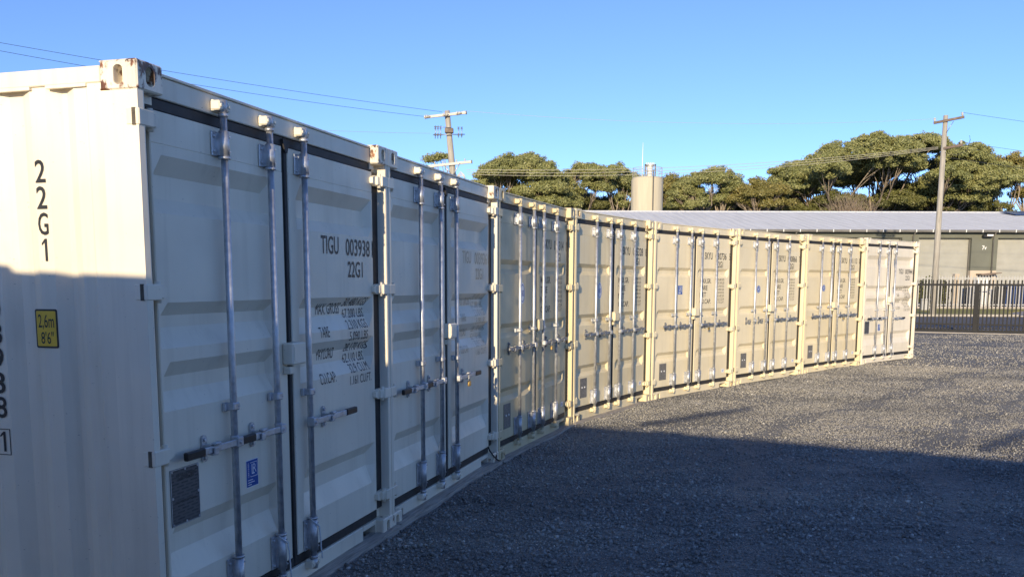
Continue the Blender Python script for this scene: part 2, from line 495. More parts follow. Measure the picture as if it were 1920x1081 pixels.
def casting(left, top, rear, mat):
    """hollow corner casting with an oval aperture in its end and outer side faces"""
    u0, u1 = (0.0, 0.162) if left else (W - 0.162, W)
    v0, v1 = (0.0, 0.178) if not rear else (LEN - 0.178, LEN)
    z0, z1 = (H - 0.118, H) if top else (0.0, 0.118)
    m = MB()
    c = 0.007
    uc, zc, vc = (u0 + u1) / 2, (z0 + z1) / 2, (v0 + v1) / 2
    n = 20
    def oval(hw, hh):
        pts = []
        for k in range(n):
            w = 2 * math.pi * (k + 0.5) / n
            x, y = math.cos(w), math.sin(w)
            pts.append((hw * max(-1, min(1, x * 1.08)), (hh - hw) * (1 if y > 0 else -1) + hw * y))
        return pts
    def holed(axis, pos, dirn, ca, cb, ha, hb, oa, ob):
        """rectangular face with oval hole, wall of the hole and its floor"""
        def P(a, bb, d):
            t = pos + dirn * d
            return (a, t, bb) if axis == 'y' else (t, a, bb)
        ov = oval(oa, ob)
        rect = []
        for (a, b_) in ov:
            s = 1 / max(abs(a) / ha, abs(b_) / hb)
            rect.append((a * s, b_ * s))
        # snap closest points to the corners
        for sx in (-1, 1):
            for sy in (-1, 1):
                k = min(range(n), key=lambda i: (rect[i][0] - sx * ha) ** 2 + (rect[i][1] - sy * hb) ** 2)
                rect[k] = (sx * ha, sy * hb)
        vs = [P(ca + a, cb + b_, 0) for a, b_ in rect] + [P(ca + a, cb + b_, 0) for a, b_ in ov] \
            + [P(ca + a * 0.94, cb + b_ * 0.96, 0.006) for a, b_ in ov] + [P(ca + a * 0.94, cb + b_ * 0.96, 0.055) for a, b_ in ov]
        fs = []
        for k in range(n):
            j = (k + 1) % n
            fs += [(k, j, n + j, n + k), (n + k, n + j, 2 * n + j, 2 * n + k), (2 * n + k, 2 * n + j, 3 * n + j, 3 * n + k)]
        fs.append(tuple(range(3 * n, 4 * n)))
        m.add(vs, fs)
    hu, hv, hz = 0.081 - c, 0.089 - c, 0.059 - c
    fy, fd = (v0, 1) if not rear else (v1, -1)
    holed('y', fy, fd, uc, zc, hu, hz, 0.026, 0.039)
    sx, sd = (u0, 1) if left else (u1, -1)
    holed('x', sx, sd, vc, zc, hv, hz, 0.022, 0.039)
    # other faces and chamfers
    def q(*p): m.add(p, [tuple(range(len(p)))])
    iy = v1 if not rear else v0
    ix = u1 if left else u0
    oy, ox = fy, sx
    dy, dx = fd, sd
    # inner side faces
    q((ix, oy + dy * c, z0 + c), (ix, iy, z0 + c), (ix, iy, z1 - c), (ix, oy + dy * c, z1 - c))
    q((ox + dx * c, iy, z0 + c), (ix, iy, z0 + c), (ix, iy, z1 - c), (ox + dx * c, iy, z1 - c))
    q((ox + dx * c, oy + dy * c, z1), (ix - dx * c, oy + dy * c, z1), (ix - dx * c, iy, z1), (ox + dx * c, iy, z1))
    q((ox + dx * c, oy + dy * c, z0), (ix - dx * c, oy + dy * c, z0), (ix - dx * c, iy, z0), (ox + dx * c, iy, z0))
    # chamfers around front face
    for (za, zb_) in ((z1 - c, z1), (z0 + c, z0)):
        q((ox + dx * c, oy, za), (ix - dx * c, oy, za), (ix - dx * c, oy + dy * c, zb_), (ox + dx * c, oy + dy * c, zb_))
        q((ox, oy + dy * c, za), (ox, iy, za), (ox + dx * c, iy, zb_), (ox + dx * c, oy + dy * c, zb_))
        q((ox, oy + dy * c, za), (ox + dx * c, oy, za), (ox + dx * c, oy + dy * c, zb_))
        q((ix, oy + dy * c, za), (ix, iy, za), (ix - dx * c, iy, zb_), (ix - dx * c, oy + dy * c, zb_))
        q((ix, oy + dy * c, za), (ix - dx * c, oy, za), (ix - dx * c, oy + dy * c, zb_))
    q((ox, oy + dy * c, z0 + c), (ox + dx * c, oy, z0 + c), (ox + dx * c, oy, z1 - c), (ox, oy + dy * c, z1 - c))
    q((ix, oy + dy * c, z0 + c), (ix - dx * c, oy, z0 + c), (ix - dx * c, oy, z1 - c), (ix, oy + dy * c, z1 - c))
    b = bmesh.new()
    me = m.mesh('corner_casting', mat)
    b.from_mesh(me)
    bmesh.ops.remove_doubles(b, verts=b.verts, dist=0.0004)
    bmesh.ops.recalc_face_normals(b, faces=b.faces)
    b.to_mesh(me); b.free()
    return me

def leaf_mesh(u0, u1, g0, g1, grooves, r, e, mat, z0=0.182, z1=2.424, seam=2.29):
    """one door leaf: flat perimeter, pressed horizontal grooves with sloped sides"""
    us = [u0, u0 + 0.004, g0, g0 + e, g1 - e, g1, u1 - 0.004, u1]
    rows = [(z0, 0.0, -1), (z0 + 0.004, 0.0, 0)]
    for (a, b_, c_, d_) in sorted(grooves):          # a<b<c<d : light slope a-b, floor b-c, dark slope c-d
        rows += [(a, 0, 0), (b_, r, 1), (c_, r, 1), (d_, 0, 0)]
    rows += [(seam - 0.003, 0, 0), (seam, 0.0035, 2), (seam + 0.003, 0.0015, 2), (z1 - 0.004, 0.0015, 0), (z1, 0.0, -1)]
    vs = []; fs = []
    nu = len(us)
    for (z, dep, kind) in rows:
        for i, u in enumerate(us):
            v = DV
            if kind == 1 and 3 <= i <= 4: v += dep
            if kind == 2 and 1 <= i <= 6: v += dep
            if kind == -1 or i in (0, nu - 1): v = DV + 0.004
            vs.append((u, v, z))
    nr = len(rows)
    for a in range(nr - 1):
        for i in range(nu - 1):
            fs.append((a * nu + i, a * nu + i + 1, (a + 1) * nu + i + 1, (a + 1) * nu + i))
    o = len(vs)
    bv = DV + 0.048
    vs += [(u0, bv, z0), (u1, bv, z0), (u1, bv, z1), (u0, bv, z1)]
    per_b = [i for i in range(nu)]
    per_r = [a * nu + nu - 1 for a in range(nr)]
    per_t = [(nr - 1) * nu + i for i in range(nu)]
    per_l = [a * nu for a in range(nr)]
    fs += [tuple(per_b + [o + 1, o]), tuple(per_r + [o + 2, o + 1]), tuple(per_t + [o + 2, o + 3]), tuple(per_l + [o + 3, o])]
    fs.append((o, o + 1, o + 2, o + 3))
    m = MB(); m.add(vs, fs)
    return m.mesh('door', mat)

def depth_fn(grooves, r, leaves, e):
    def d(u, z):
        best = 0.0
        for (g0, g1) in leaves:
            if g0 <= u <= g1:
                fu = min(1, (u - g0) / e, (g1 - u) / e)
                for (a, b_, c_, d_) in grooves:
                    if a < z < d_:
                        fz = min(1, (z - a) / (b_ - a), (d_ - z) / (d_ - c_))
                        best = r * min(fu, fz) if fu < 1 else r * fz
        if 2.2901 < z: best = 0.0015
        return DV + best
    return d

_txt = {}
def text_raw(s, off=0.0):
    """flat glyph outline mesh, unit box"""
    key = (s, off)
    if s == '1':                      # container numerals carry a flag on the one
        v = np.array([(0.56, 0), (1, 0), (1, 1), (0.62, 1), (0.0, 0.80), (0.0, 0.70), (0.56, 0.84)])
        return v, [(0, 1, 2, 6), (6, 2, 3), (3, 4, 5, 6)]
    if key not in _txt:
        cu = bpy.data.curves.new('t', 'FONT')
        cu.body = s
        cu.resolution_u = 3
        cu.offset = off
        ob = bpy.data.objects.new('t', cu)
        me = bpy.data.meshes.new_from_object(ob)
        v = np.array([p.co[:2] for p in me.vertices])
        f = [tuple(p.vertices) for p in me.polygons]
        bpy.data.objects.remove(ob); bpy.data.curves.remove(cu); bpy.data.meshes.remove(me)
        v = (v - v.min(0)) / np.maximum(v.max(0) - v.min(0), 1e-6)
        _txt[key] = (v, f)
    return _txt[key]

def text_mesh(s, u0, u1, z0, z1, dfn, mat, ub=(), zb=(), off=0.012, lift=0.0016):
    v, f = text_raw(s, off)
    me = bpy.data.meshes.new('marking')
    me.from_pydata([(u0 + p[0] * (u1 - u0), 0, z0 + p[1] * (z1 - z0)) for p in v], [], f)
    b = bmesh.new(); b.from_mesh(me)
    for z in zb:
        if z0 < z < z1:
            bmesh.ops.bisect_plane(b, geom=b.verts[:] + b.edges[:] + b.faces[:], plane_co=(0, 0, z), plane_no=(0, 0, 1))
    for u in ub:
        if u0 < u < u1:
            bmesh.ops.bisect_plane(b, geom=b.verts[:] + b.edges[:] + b.faces[:], plane_co=(u, 0, 0), plane_no=(1, 0, 0))
    for q in b.verts:
        q.co.y = dfn(q.co.x, q.co.z) - lift
    b.to_mesh(me); b.free()
    me.materials.append(mat)
    return me

TG = [(0.385, 0.50, 0.585, 0.652), (1.149, 1.232, 1.297, 1.364), (1.423, 1.513, 1.565, 1.622), (2.00, 2.065, 2.165, 2.245)]
SG = [(0.555, 0.60, 0.648, 0.695), (1.185, 1.232, 1.278, 1.325), (1.805, 1.852, 1.898, 1.945)]

def rod_parts(out, side, u, hz, hdir, grip, galv, keeper_mat, hl=0.39, bar=True):
    """locking rod with brackets, guide, cams and handle; out collects (name, mesh, side)"""
    rv = DV - (0.036 if grip else 0.046)
    add = lambda n, me: out.append((n, me, side))
    add('locking_rod', MB().tube([(u, rv, 0.115), (u, rv, 2.505)], 0.0168, 14).mesh('locking_rod', M['galv']))
    for (za, zb_) in ((2.29, 2.402), (0.185, 0.365)):
        m = MB()
        m.box(u - 0.056, u + 0.034, DV - 0.010, DV - 0.001, za, zb_, 0.003)
        m.tube([(u, rv, za - 0.004), (u, rv, zb_ + 0.004)], 0.0245, 14)
        m.box(u - 0.022, u + 0.022, rv, DV - 0.006, za + 0.006, zb_ - 0.006)
        for zz in (za + 0.022, zb_ - 0.022):
            m.tube([(u - 0.042, DV - 0.020, zz), (u - 0.042, DV - 0.006, zz)], 0.0075, 8)
            m.tube([(u + 0.012, rv - 0.027, zz), (u + 0.012, rv, zz)], 0.0045, 6)
        m.tube([(u, rv, za - 0.012 if za > 1 else zb_), (u, rv, za if za > 1 else zb_ + 0.012)], 0.028, 14)
        add('rod_bracket', m.mesh('rod_bracket', M['galv']))
    m = MB()
    gz = hz + 0.172
    m.box(u - 0.046, u - 0.012, DV - 0.022, DV - 0.001, gz - 0.021, gz + 0.021, 0.004)
    m.box(u - 0.030, u + 0.026, rv - 0.0215, rv + 0.02, gz - 0.019, gz + 0.019, 0.006)
    m.box(u - 0.02, u + 0.02, rv, DV - 0.002, gz - 0.015, gz + 0.015)
    m.tube([(u + 0.014, rv - 0.0255, gz), (u + 0.014, rv, gz)], 0.005, 6)
    add('rod_guide', m.mesh('rod_guide', M['galv']))
    # cams and keepers on header and sill
    for (zc, sg, km) in ((2.515, 1, keeper_mat), (0.105, -1, keeper_mat)):
        m = MB()
        m.box(u - 0.050, u - 0.020, 0.006, DV - 0.001, zc - 0.020, zc + 0.024, 0.006)
        m.box(u + 0.018, u + 0.044, 0.010, DV - 0.001, zc - 0.020, zc + 0.024, 0.006)
        m.box(u - 0.045, u + 0.040, DV - 0.018, DV - 0.001, zc - 0.024, zc + 0.028, 0.003)
        m.tube([(u - 0.035, 0.000, zc + 0.002), (u - 0.035, 0.02, zc + 0.002)], 0.009, 8)
        m.tube([(u + 0.031, 0.002, zc + 0.002), (u + 0.031, 0.02, zc + 0.002)], 0.009, 8)
        add('cam_keeper', m.mesh('cam_keeper', km))
        m = MB()
        m.tube([(u, rv, zc - 0.03), (u, rv, zc + 0.03)], 0.0195, 12)
        m.box(u - 0.024, u + 0.024, rv - 0.012, rv + 0.02, zc - 0.012, zc + 0.014, 0.004)
        m.tube([(u, rv, zc - sg * 0.045), (u, rv, zc - sg * 0.03)], 0.023, 12)
        add('cam', m.mesh('cam', M['galv'] if grip else keeper_mat))
    # handle
    hub = MB()
    hub.box(u - 0.024, u + 0.024, rv - 0.036, rv + 0.004, hz - 0.023, hz + 0.025, 0.004)
    hub.tube([(u, rv - 0.042, hz), (u, rv, hz)], 0.009, 8)
    hub.tube([(u, rv, hz - 0.03), (u, rv, hz + 0.03)], 0.020, 12)
    add('handle_hub', hub.mesh('handle_hub', M['galv']))
    pv = rv - 0.014
    def sp(a, b_): return (u + hdir * a, u + hdir * b_) if hdir > 0 else (u + hdir * b_, u + hdir * a)
    if bar:
        m = MB()
        a, b_ = sp(0.01, hl - (0.115 if grip else 0.0)); m.box(a, b_, pv - 0.014, pv - 0.002, hz - 0.016, hz + 0.016, 0.003)
        if not grip:
            a, b_ = sp(hl - 0.02, hl + 0.015); m.box(a, b_, pv - 0.018, pv + 0.004, hz - 0.012, hz + 0.020, 0.005)
        add('handle', m.mesh('handle', M['galv'] if grip else M['galv_dark']))
        if grip:
            m = MB()
            a, b_ = sp(hl - 0.125, hl + 0.012); m.box(a, b_, pv - 0.020, pv + 0.004, hz - 0.019, hz + 0.019, 0.005)
            add('handle_grip', m.mesh('handle_grip', M['grip']))
    # catch
    cu_ = u + hdir * (0.205 if abs(hdir) == 1 else 0.2)
    m = MB()
    prof = []
    for k in range(20):
        w = 2 * math.pi * k / 20
        prof.append((cu_ + 0.019 * math.cos(w), hz + (0.044 if math.sin(w) > 0 else -0.044) + 0.019 * math.sin(w)))
    m.prism(prof, 'y', DV - 0.012, DV - 0.001)
    for zz in (hz + 0.043, hz - 0.043):
        m.tube([(cu_, DV - 0.021, zz), (cu_, DV - 0.010, zz)], 0.010, 10)
    m.box(cu_ - 0.012, cu_ + 0.012, pv + 0.002, DV - 0.008, hz - 0.020, hz + 0.020)
    m.box(cu_ - 0.020, cu_ + 0.024, pv - 0.022, pv + 0.010, hz - 0.026, hz - 0.018, 0.002)
    m.box(cu_ - 0.014, cu_ + 0.020, pv - 0.026, pv - 0.016, hz - 0.024, hz + 0.010, 0.003)
    m.box(cu_ - 0.002, cu_ + 0.046, pv - 0.024, pv + 0.004, hz + 0.018, hz + 0.030, 0.004)
    add('handle_catch', m.mesh('handle_catch', M['galv'] if grip else M['galv_dark']))

def make_spec(kind):
    paint, frame, cast = (M['cream'], M['cream_frame'], M['cream_cast']) if kind == 'A' else (M['tan'], M['tan_frame'], M['tan_cast'])
    top = []     # direct parts: (name, mesh)
    sub = []     # (name, mesh, side) with side 0 left door, 1 right door
    for rear in (False, True):
        for left in (True, False):
            for t_ in (True, False):
                top.append(('corner_casting', casting(left, t_, rear, cast)))
    # corner posts: narrow proud strip, recessed inner return
    for left in (True, False):
        s = (lambda u: u) if left else (lambda u: W - u)
        prof = [(0.006, 0.006), (0.036, 0.003), (0.045, 0.006), (0.046, DV + 0.025), (0.120, DV + 0.025), (0.120, 0.1785), (0.006, 0.1785)]
        top.append(('corner_post', MB().prism([(s(a), b_) for a, b_ in prof], 'z', 0.117, H - 0.117).mesh('corner_post', frame)))
        a, b_ = sorted((s(0.008), s(0.13)))
        top.append(('corner_post', MB().box(a, b_, LEN - 0.15, LEN - 0.01, 0.117, H - 0.117).mesh('corner_post', frame)))
    m = MB()
    m.box(0.161, W - 0.161, DV, 0.15, 2.478, 2.568, 0.004)
    m.box(0.161, W - 0.161, DV - 0.007, 0.16, 2.569, 2.581, 0.002)
    m.box(0.10, 0.161, DV + 0.002, 0.15, 2.44, 2.478)
    m.box(W - 0.161, W - 0.10, DV + 0.002, 0.15, 2.44, 2.478)
    top.append(('door_header', m.mesh('door_header', frame)))
    m = MB()
    m.box(0.30, 2.075, DV - 0.004, 0.15, 0.012, 0.120, 0.004)
    m.box(0.161, 0.2995, DV - 0.004, 0.15, 0.088, 0.1195)
    m.box(2.0755, W - 0.161, DV - 0.004, 0.15, 0.088, 0.1195)
    m.box(0.161, 0.176, DV - 0.004, 0.15, 0.012, 0.088)
    m.box(2.262, W - 0.161, DV - 0.004, 0.15, 0.012, 0.088)
    top.append(('door_sill', m.mesh('door_sill', frame)))
    # side walls
    for left in (True, False):
        s = (lambda u: u) if left else (lambda u: W - u)
        pl = [(0.178, 0.012), (0.250, 0.012), (0.256, 0.016)]
        v = 0.262
        pl.append((v, 0.018))
        first = True
        while v < LEN - 0.52:
            if first:
                # slope in, floor, slope out so that a proud flat carries the lettering
                pl += [(v + 0.06, 0.018), (v + 0.125, 0.054), (v + 0.150, 0.054), (v + 0.205, 0.018)]
                v = v + 0.205; first = False
            else:
                pl += [(v + 0.078, 0.018), (v + 0.146, 0.054), (v + 0.216, 0.054), (v + 0.284, 0.018)]
                v += 0.284
        pl += [(LEN - 0.26, 0.018), (LEN - 0.256, 0.012), (LEN - 0.178, 0.012)]
        vs = [(s(d), vv, 0.158) for vv, d in pl] + [(s(d), vv, 2.512) for vv, d in pl]
        n = len(pl)
        fs = [(i, i + 1, n + i + 1, n + i) for i in range(n - 1)]
        vs += [(s(d + 0.003), vv, 0.158) for vv, d in pl] + [(s(d + 0.003), vv, 2.512) for vv, d in pl]
        fs += [(2 * n + i, 3 * n + i, 3 * n + i + 1, 2 * n + i + 1) for i in range(n - 1)]
        me = MB().add(vs, fs).mesh('side_wall', paint, fix=False)
        top.append(('side_wall', me))
        a, b_ = sorted((s(0.006), s(0.066)))
        m = MB(); m.box(a, b_, 0.179, LEN - 0.179, 2.508, 2.574, 0.004)
        # crimped weld lip under the rail
        rr = random.Random(5)
        for k in range(20):
            v0 = 0.25 + k * 0.28
            if v0 > LEN - 0.4: break
            aa, bb = sorted((s(0.004), s(0.02)))
            m.box(aa, bb, v0, v0 + 0.20, 2.500 - rr.random() * 0.006, 2.509)
        top.append(('top_rail', m.mesh('top_rail', frame)))
        a, b_ = sorted((s(0.006), s(0.07)))
        top.append(('bottom_rail', MB().box(a, b_, 0.179, LEN - 0.179, 0.02, 0.162, 0.004).mesh('bottom_rail', frame)))
    # roof with shallow cross corrugations
    pl = []
    v = 0.16
    while v < LEN - 0.2:
        pl += [(v, 2.571), (v + 0.09, 2.571), (v + 0.11, 2.583), (v + 0.19, 2.583)]
        v += 0.21
    pl.append((LEN - 0.03, 2.571))
    n = len(pl)
    vs = [(0.06, a, z) for a, z in pl] + [(W - 0.06, a, z) for a, z in pl] + [(0.06, a, z - 0.004) for a, z in pl] + [(W - 0.06, a, z - 0.004) for a, z in pl]
    fs = [(i, i + 1, n + i + 1, n + i) for i in range(n - 1)] + [(2 * n + i, 3 * n + i, 3 * n + i + 1, 2 * n + i + 1) for i in range(n - 1)]
    top.append(('roof', MB().add(vs, fs).mesh('roof', paint, fix=False)))
    top.append(('rear_wall', MB().box(0.12, W - 0.12, LEN - 0.06, LEN - 0.02, 0.12, 2.57).mesh('rear_wall', paint)))
    top.append(('floor', MB().box(0.07, W - 0.07, 0.151, LEN - 0.07, 0.13, 0.17).mesh('floor', M['hollow'])))
    # doors
    gr, r, e = (TG, 0.046, 0.055) if kind == 'A' else (SG, 0.040, 0.045)
    g = ((0.148, 1.085), (1.318, 2.282)) if kind == 'A' else ((0.165, 1.13), (1.30, 2.262))
    leaves = [('door', leaf_mesh(0.137, 1.184, g[0][0], g[0][1], gr, r, e, paint)), ('door', leaf_mesh(1.246, 2.301, g[1][0], g[1][1], gr, r, e, paint))]
    # gaskets
    for side in (0, 1):
        m = MB()
        u0, u1 = (0.137, 1.184) if side == 0 else (1.246, 2.301)
        a, b_ = (0.121, 1.215) if side == 0 else (1.2155, 2.317)
        m.box(a, b_, DV + 0.008, DV + 0.052, 2.4245, 2.477, 0.006)
        m.box(a, b_, DV + 0.008, DV + 0.052, 0.121, 0.1815, 0.006)
        if side == 0:
            m.box(0.1205, 0.1365, DV + 0.018, DV + 0.052, 0.1815, 2.4245)
            m.box(1.1845, 1.2145, DV + 0.014, DV + 0.05, 0.1815, 2.4245)
        else:
            m.box(2.3015, 2.3915, DV + 0.006, DV + 0.0245, 0.1815, 2.4245)
            m.box(1.216, 1.2455, DV + 0.006, DV + 0.05, 0.150, 2.45, 0.004)
            m.prism([(1.190, 2.462), (1.262, 2.462), (1.236, 2.395), (1.214, 2.395)], 'y', DV - 0.006, DV + 0.02)
        sub.append(('gasket', m.mesh('gasket', M['rubber']), side))
    # hinges
    for side in (0, 1):
        s = (lambda u: u) if side == 0 else (lambda u: W - u)
        for zc in (2.368, 1.668, 0.972, 0.275):
            m = MB()
            hh = 0.034
            def bx(a, b_, *rest, **k):
                a, b_ = sorted((s(a), s(b_))); m.box(a, b_, *rest, **k)
            bx(0.003, 0.098, 0.0005, DV + 0.006, zc - hh, zc + hh, c=0.005)
            m.tube([(s(0.098), 0.024, zc - hh - 0.012), (s(0.098), 0.024, zc + hh + 0.012)], 0.013, 10)
            prof = [(0.086, zc - hh), (0.128, zc - hh), (0.172, zc - hh + 0.016), (0.172, zc + hh - 0.016), (0.128, zc + hh), (0.086, zc + hh)]
            m.prism([(s(a), b_) for a, b_ in prof], 'y', 0.034, DV - 0.0005)
            bx(0.104, 0.132, 0.016, 0.04, zc - hh + 0.006, zc + hh - 0.006, c=0.005)
            sub.append(('hinge', m.mesh('hinge', frame), side))
            m = MB(); bx(0.0015, 0.0055, 0.017, 0.034, zc - hh, zc + hh)  # dark block standing in for the shade inside the hinge cut-out
            sub.append(('hinge_slot_shade', m.mesh('hinge_slot_shade', M['hollow']), side))
    # lock box over the joint
    lz = (1.270, 1.388) if kind == 'A' else (1.216, 1.336)
    m = MB(); m.box(1.130, 1.274, -0.010, DV - 0.001, lz[0], lz[1], 0.008)
    m.box(1.142, 1.176, -0.013, -0.0095, lz[0] + 0.02, lz[1] - 0.02, 0.001)
    sub.append(('lock_box', m.mesh('lock_box', frame), 1))
    m = MB(); m.box(1.134, 1.182, 0.012, DV - 0.001, lz[0] - 0.050, lz[0] - 0.010, 0.004)
    sub.append(('lock_tab', m.mesh('lock_tab', frame), 0))
    # rods
    if kind == 'A':
        rod_parts(sub, 0, 0.612, 0.945, -1, True, M['galv'], frame, 0.40)
        rod_parts(sub, 0, 1.012, 0.945, -1, True, M['galv'], frame, 0.385)
        rod_parts(sub, 1, 1.358, 0.928, 1, True, M['galv'], frame, 0.52)
    return dict(top=top, sub=sub, leaves=leaves, gr=gr, r=r, e=e, g=g, paint=paint, frame=frame)

SPEC['A'] = make_spec('A')
SPEC['B'] = make_spec('B')
def rods_B(left_bars):
    out = []
    rod_parts(out, 0, 0.602, 1.075, -1, False, M['galv'], SPEC['B']['frame'], 0.33, left_bars)
    rod_parts(out, 0, 1.022, 1.075, -1, False, M['galv'], SPEC['B']['frame'], 0.33, left_bars)
    rod_parts(out, 1, 1.336, 1.075, 1, False, M['galv'], SPEC['B']['frame'], 0.36)
    rod_parts(out, 1, 1.792, 1.075, 1, False, M['galv'], SPEC['B']['frame'], 0.34)
    return out
ROD_B = {True: rods_B(True), False: rods_B(False)}

def obj(name, me, parent):
    return link(bpy.data.objects.new(name, me), parent)

def flat_mesh(name, poly, v, mat, th=0.001):
    return MB().prism(poly, 'y', v, v + th).mesh(name, mat)

def rrect(u0, u1, z0, z1, r, n=4):
    pts = []
    for cx, cz, a0 in ((u1 - r, z1 - r, 0), (u0 + r, z1 - r, 90), (u0 + r, z0 + r, 180), (u1 - r, z0 + r, 270)):
        for k in range(n + 1):
            w = R(a0 + 90 * k / n)
            pts.append((cx + r * math.cos(w), cz + r * math.sin(w)))
    return pts

def ellipse(cu, cz, a, b_, n=28):
    return [(cu + a * math.cos(2 * math.pi * k / n), cz + b_ * math.sin(2 * math.pi * k / n)) for k in range(n)]

def ring(m, cu, cz, a, b_, w, v, n=28):
    o = ellipse(cu, cz, a, b_, n); i = ellipse(cu, cz, a - w, b_ - w, n)
    vs = [(p[0], v, p[1]) for p in o] + [(p[0], v, p[1]) for p in i]
    m.add(vs, [(k, (k + 1) % n, n + (k + 1) % n, n + k) for k in range(n)])

_cache = {}
def cached(key, fn):
    if key not in _cache: _cache[key] = fn()
    return _cache[key]

def place_container(i, kind, number, check, label, ink='ink', left_bars=True, sticker='lr', full_side=False, shade=(1, 1, 1)):
    root = _place(i, kind, number, check, label, ink, left_bars, sticker, full_side)
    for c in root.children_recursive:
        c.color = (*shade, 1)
    return root

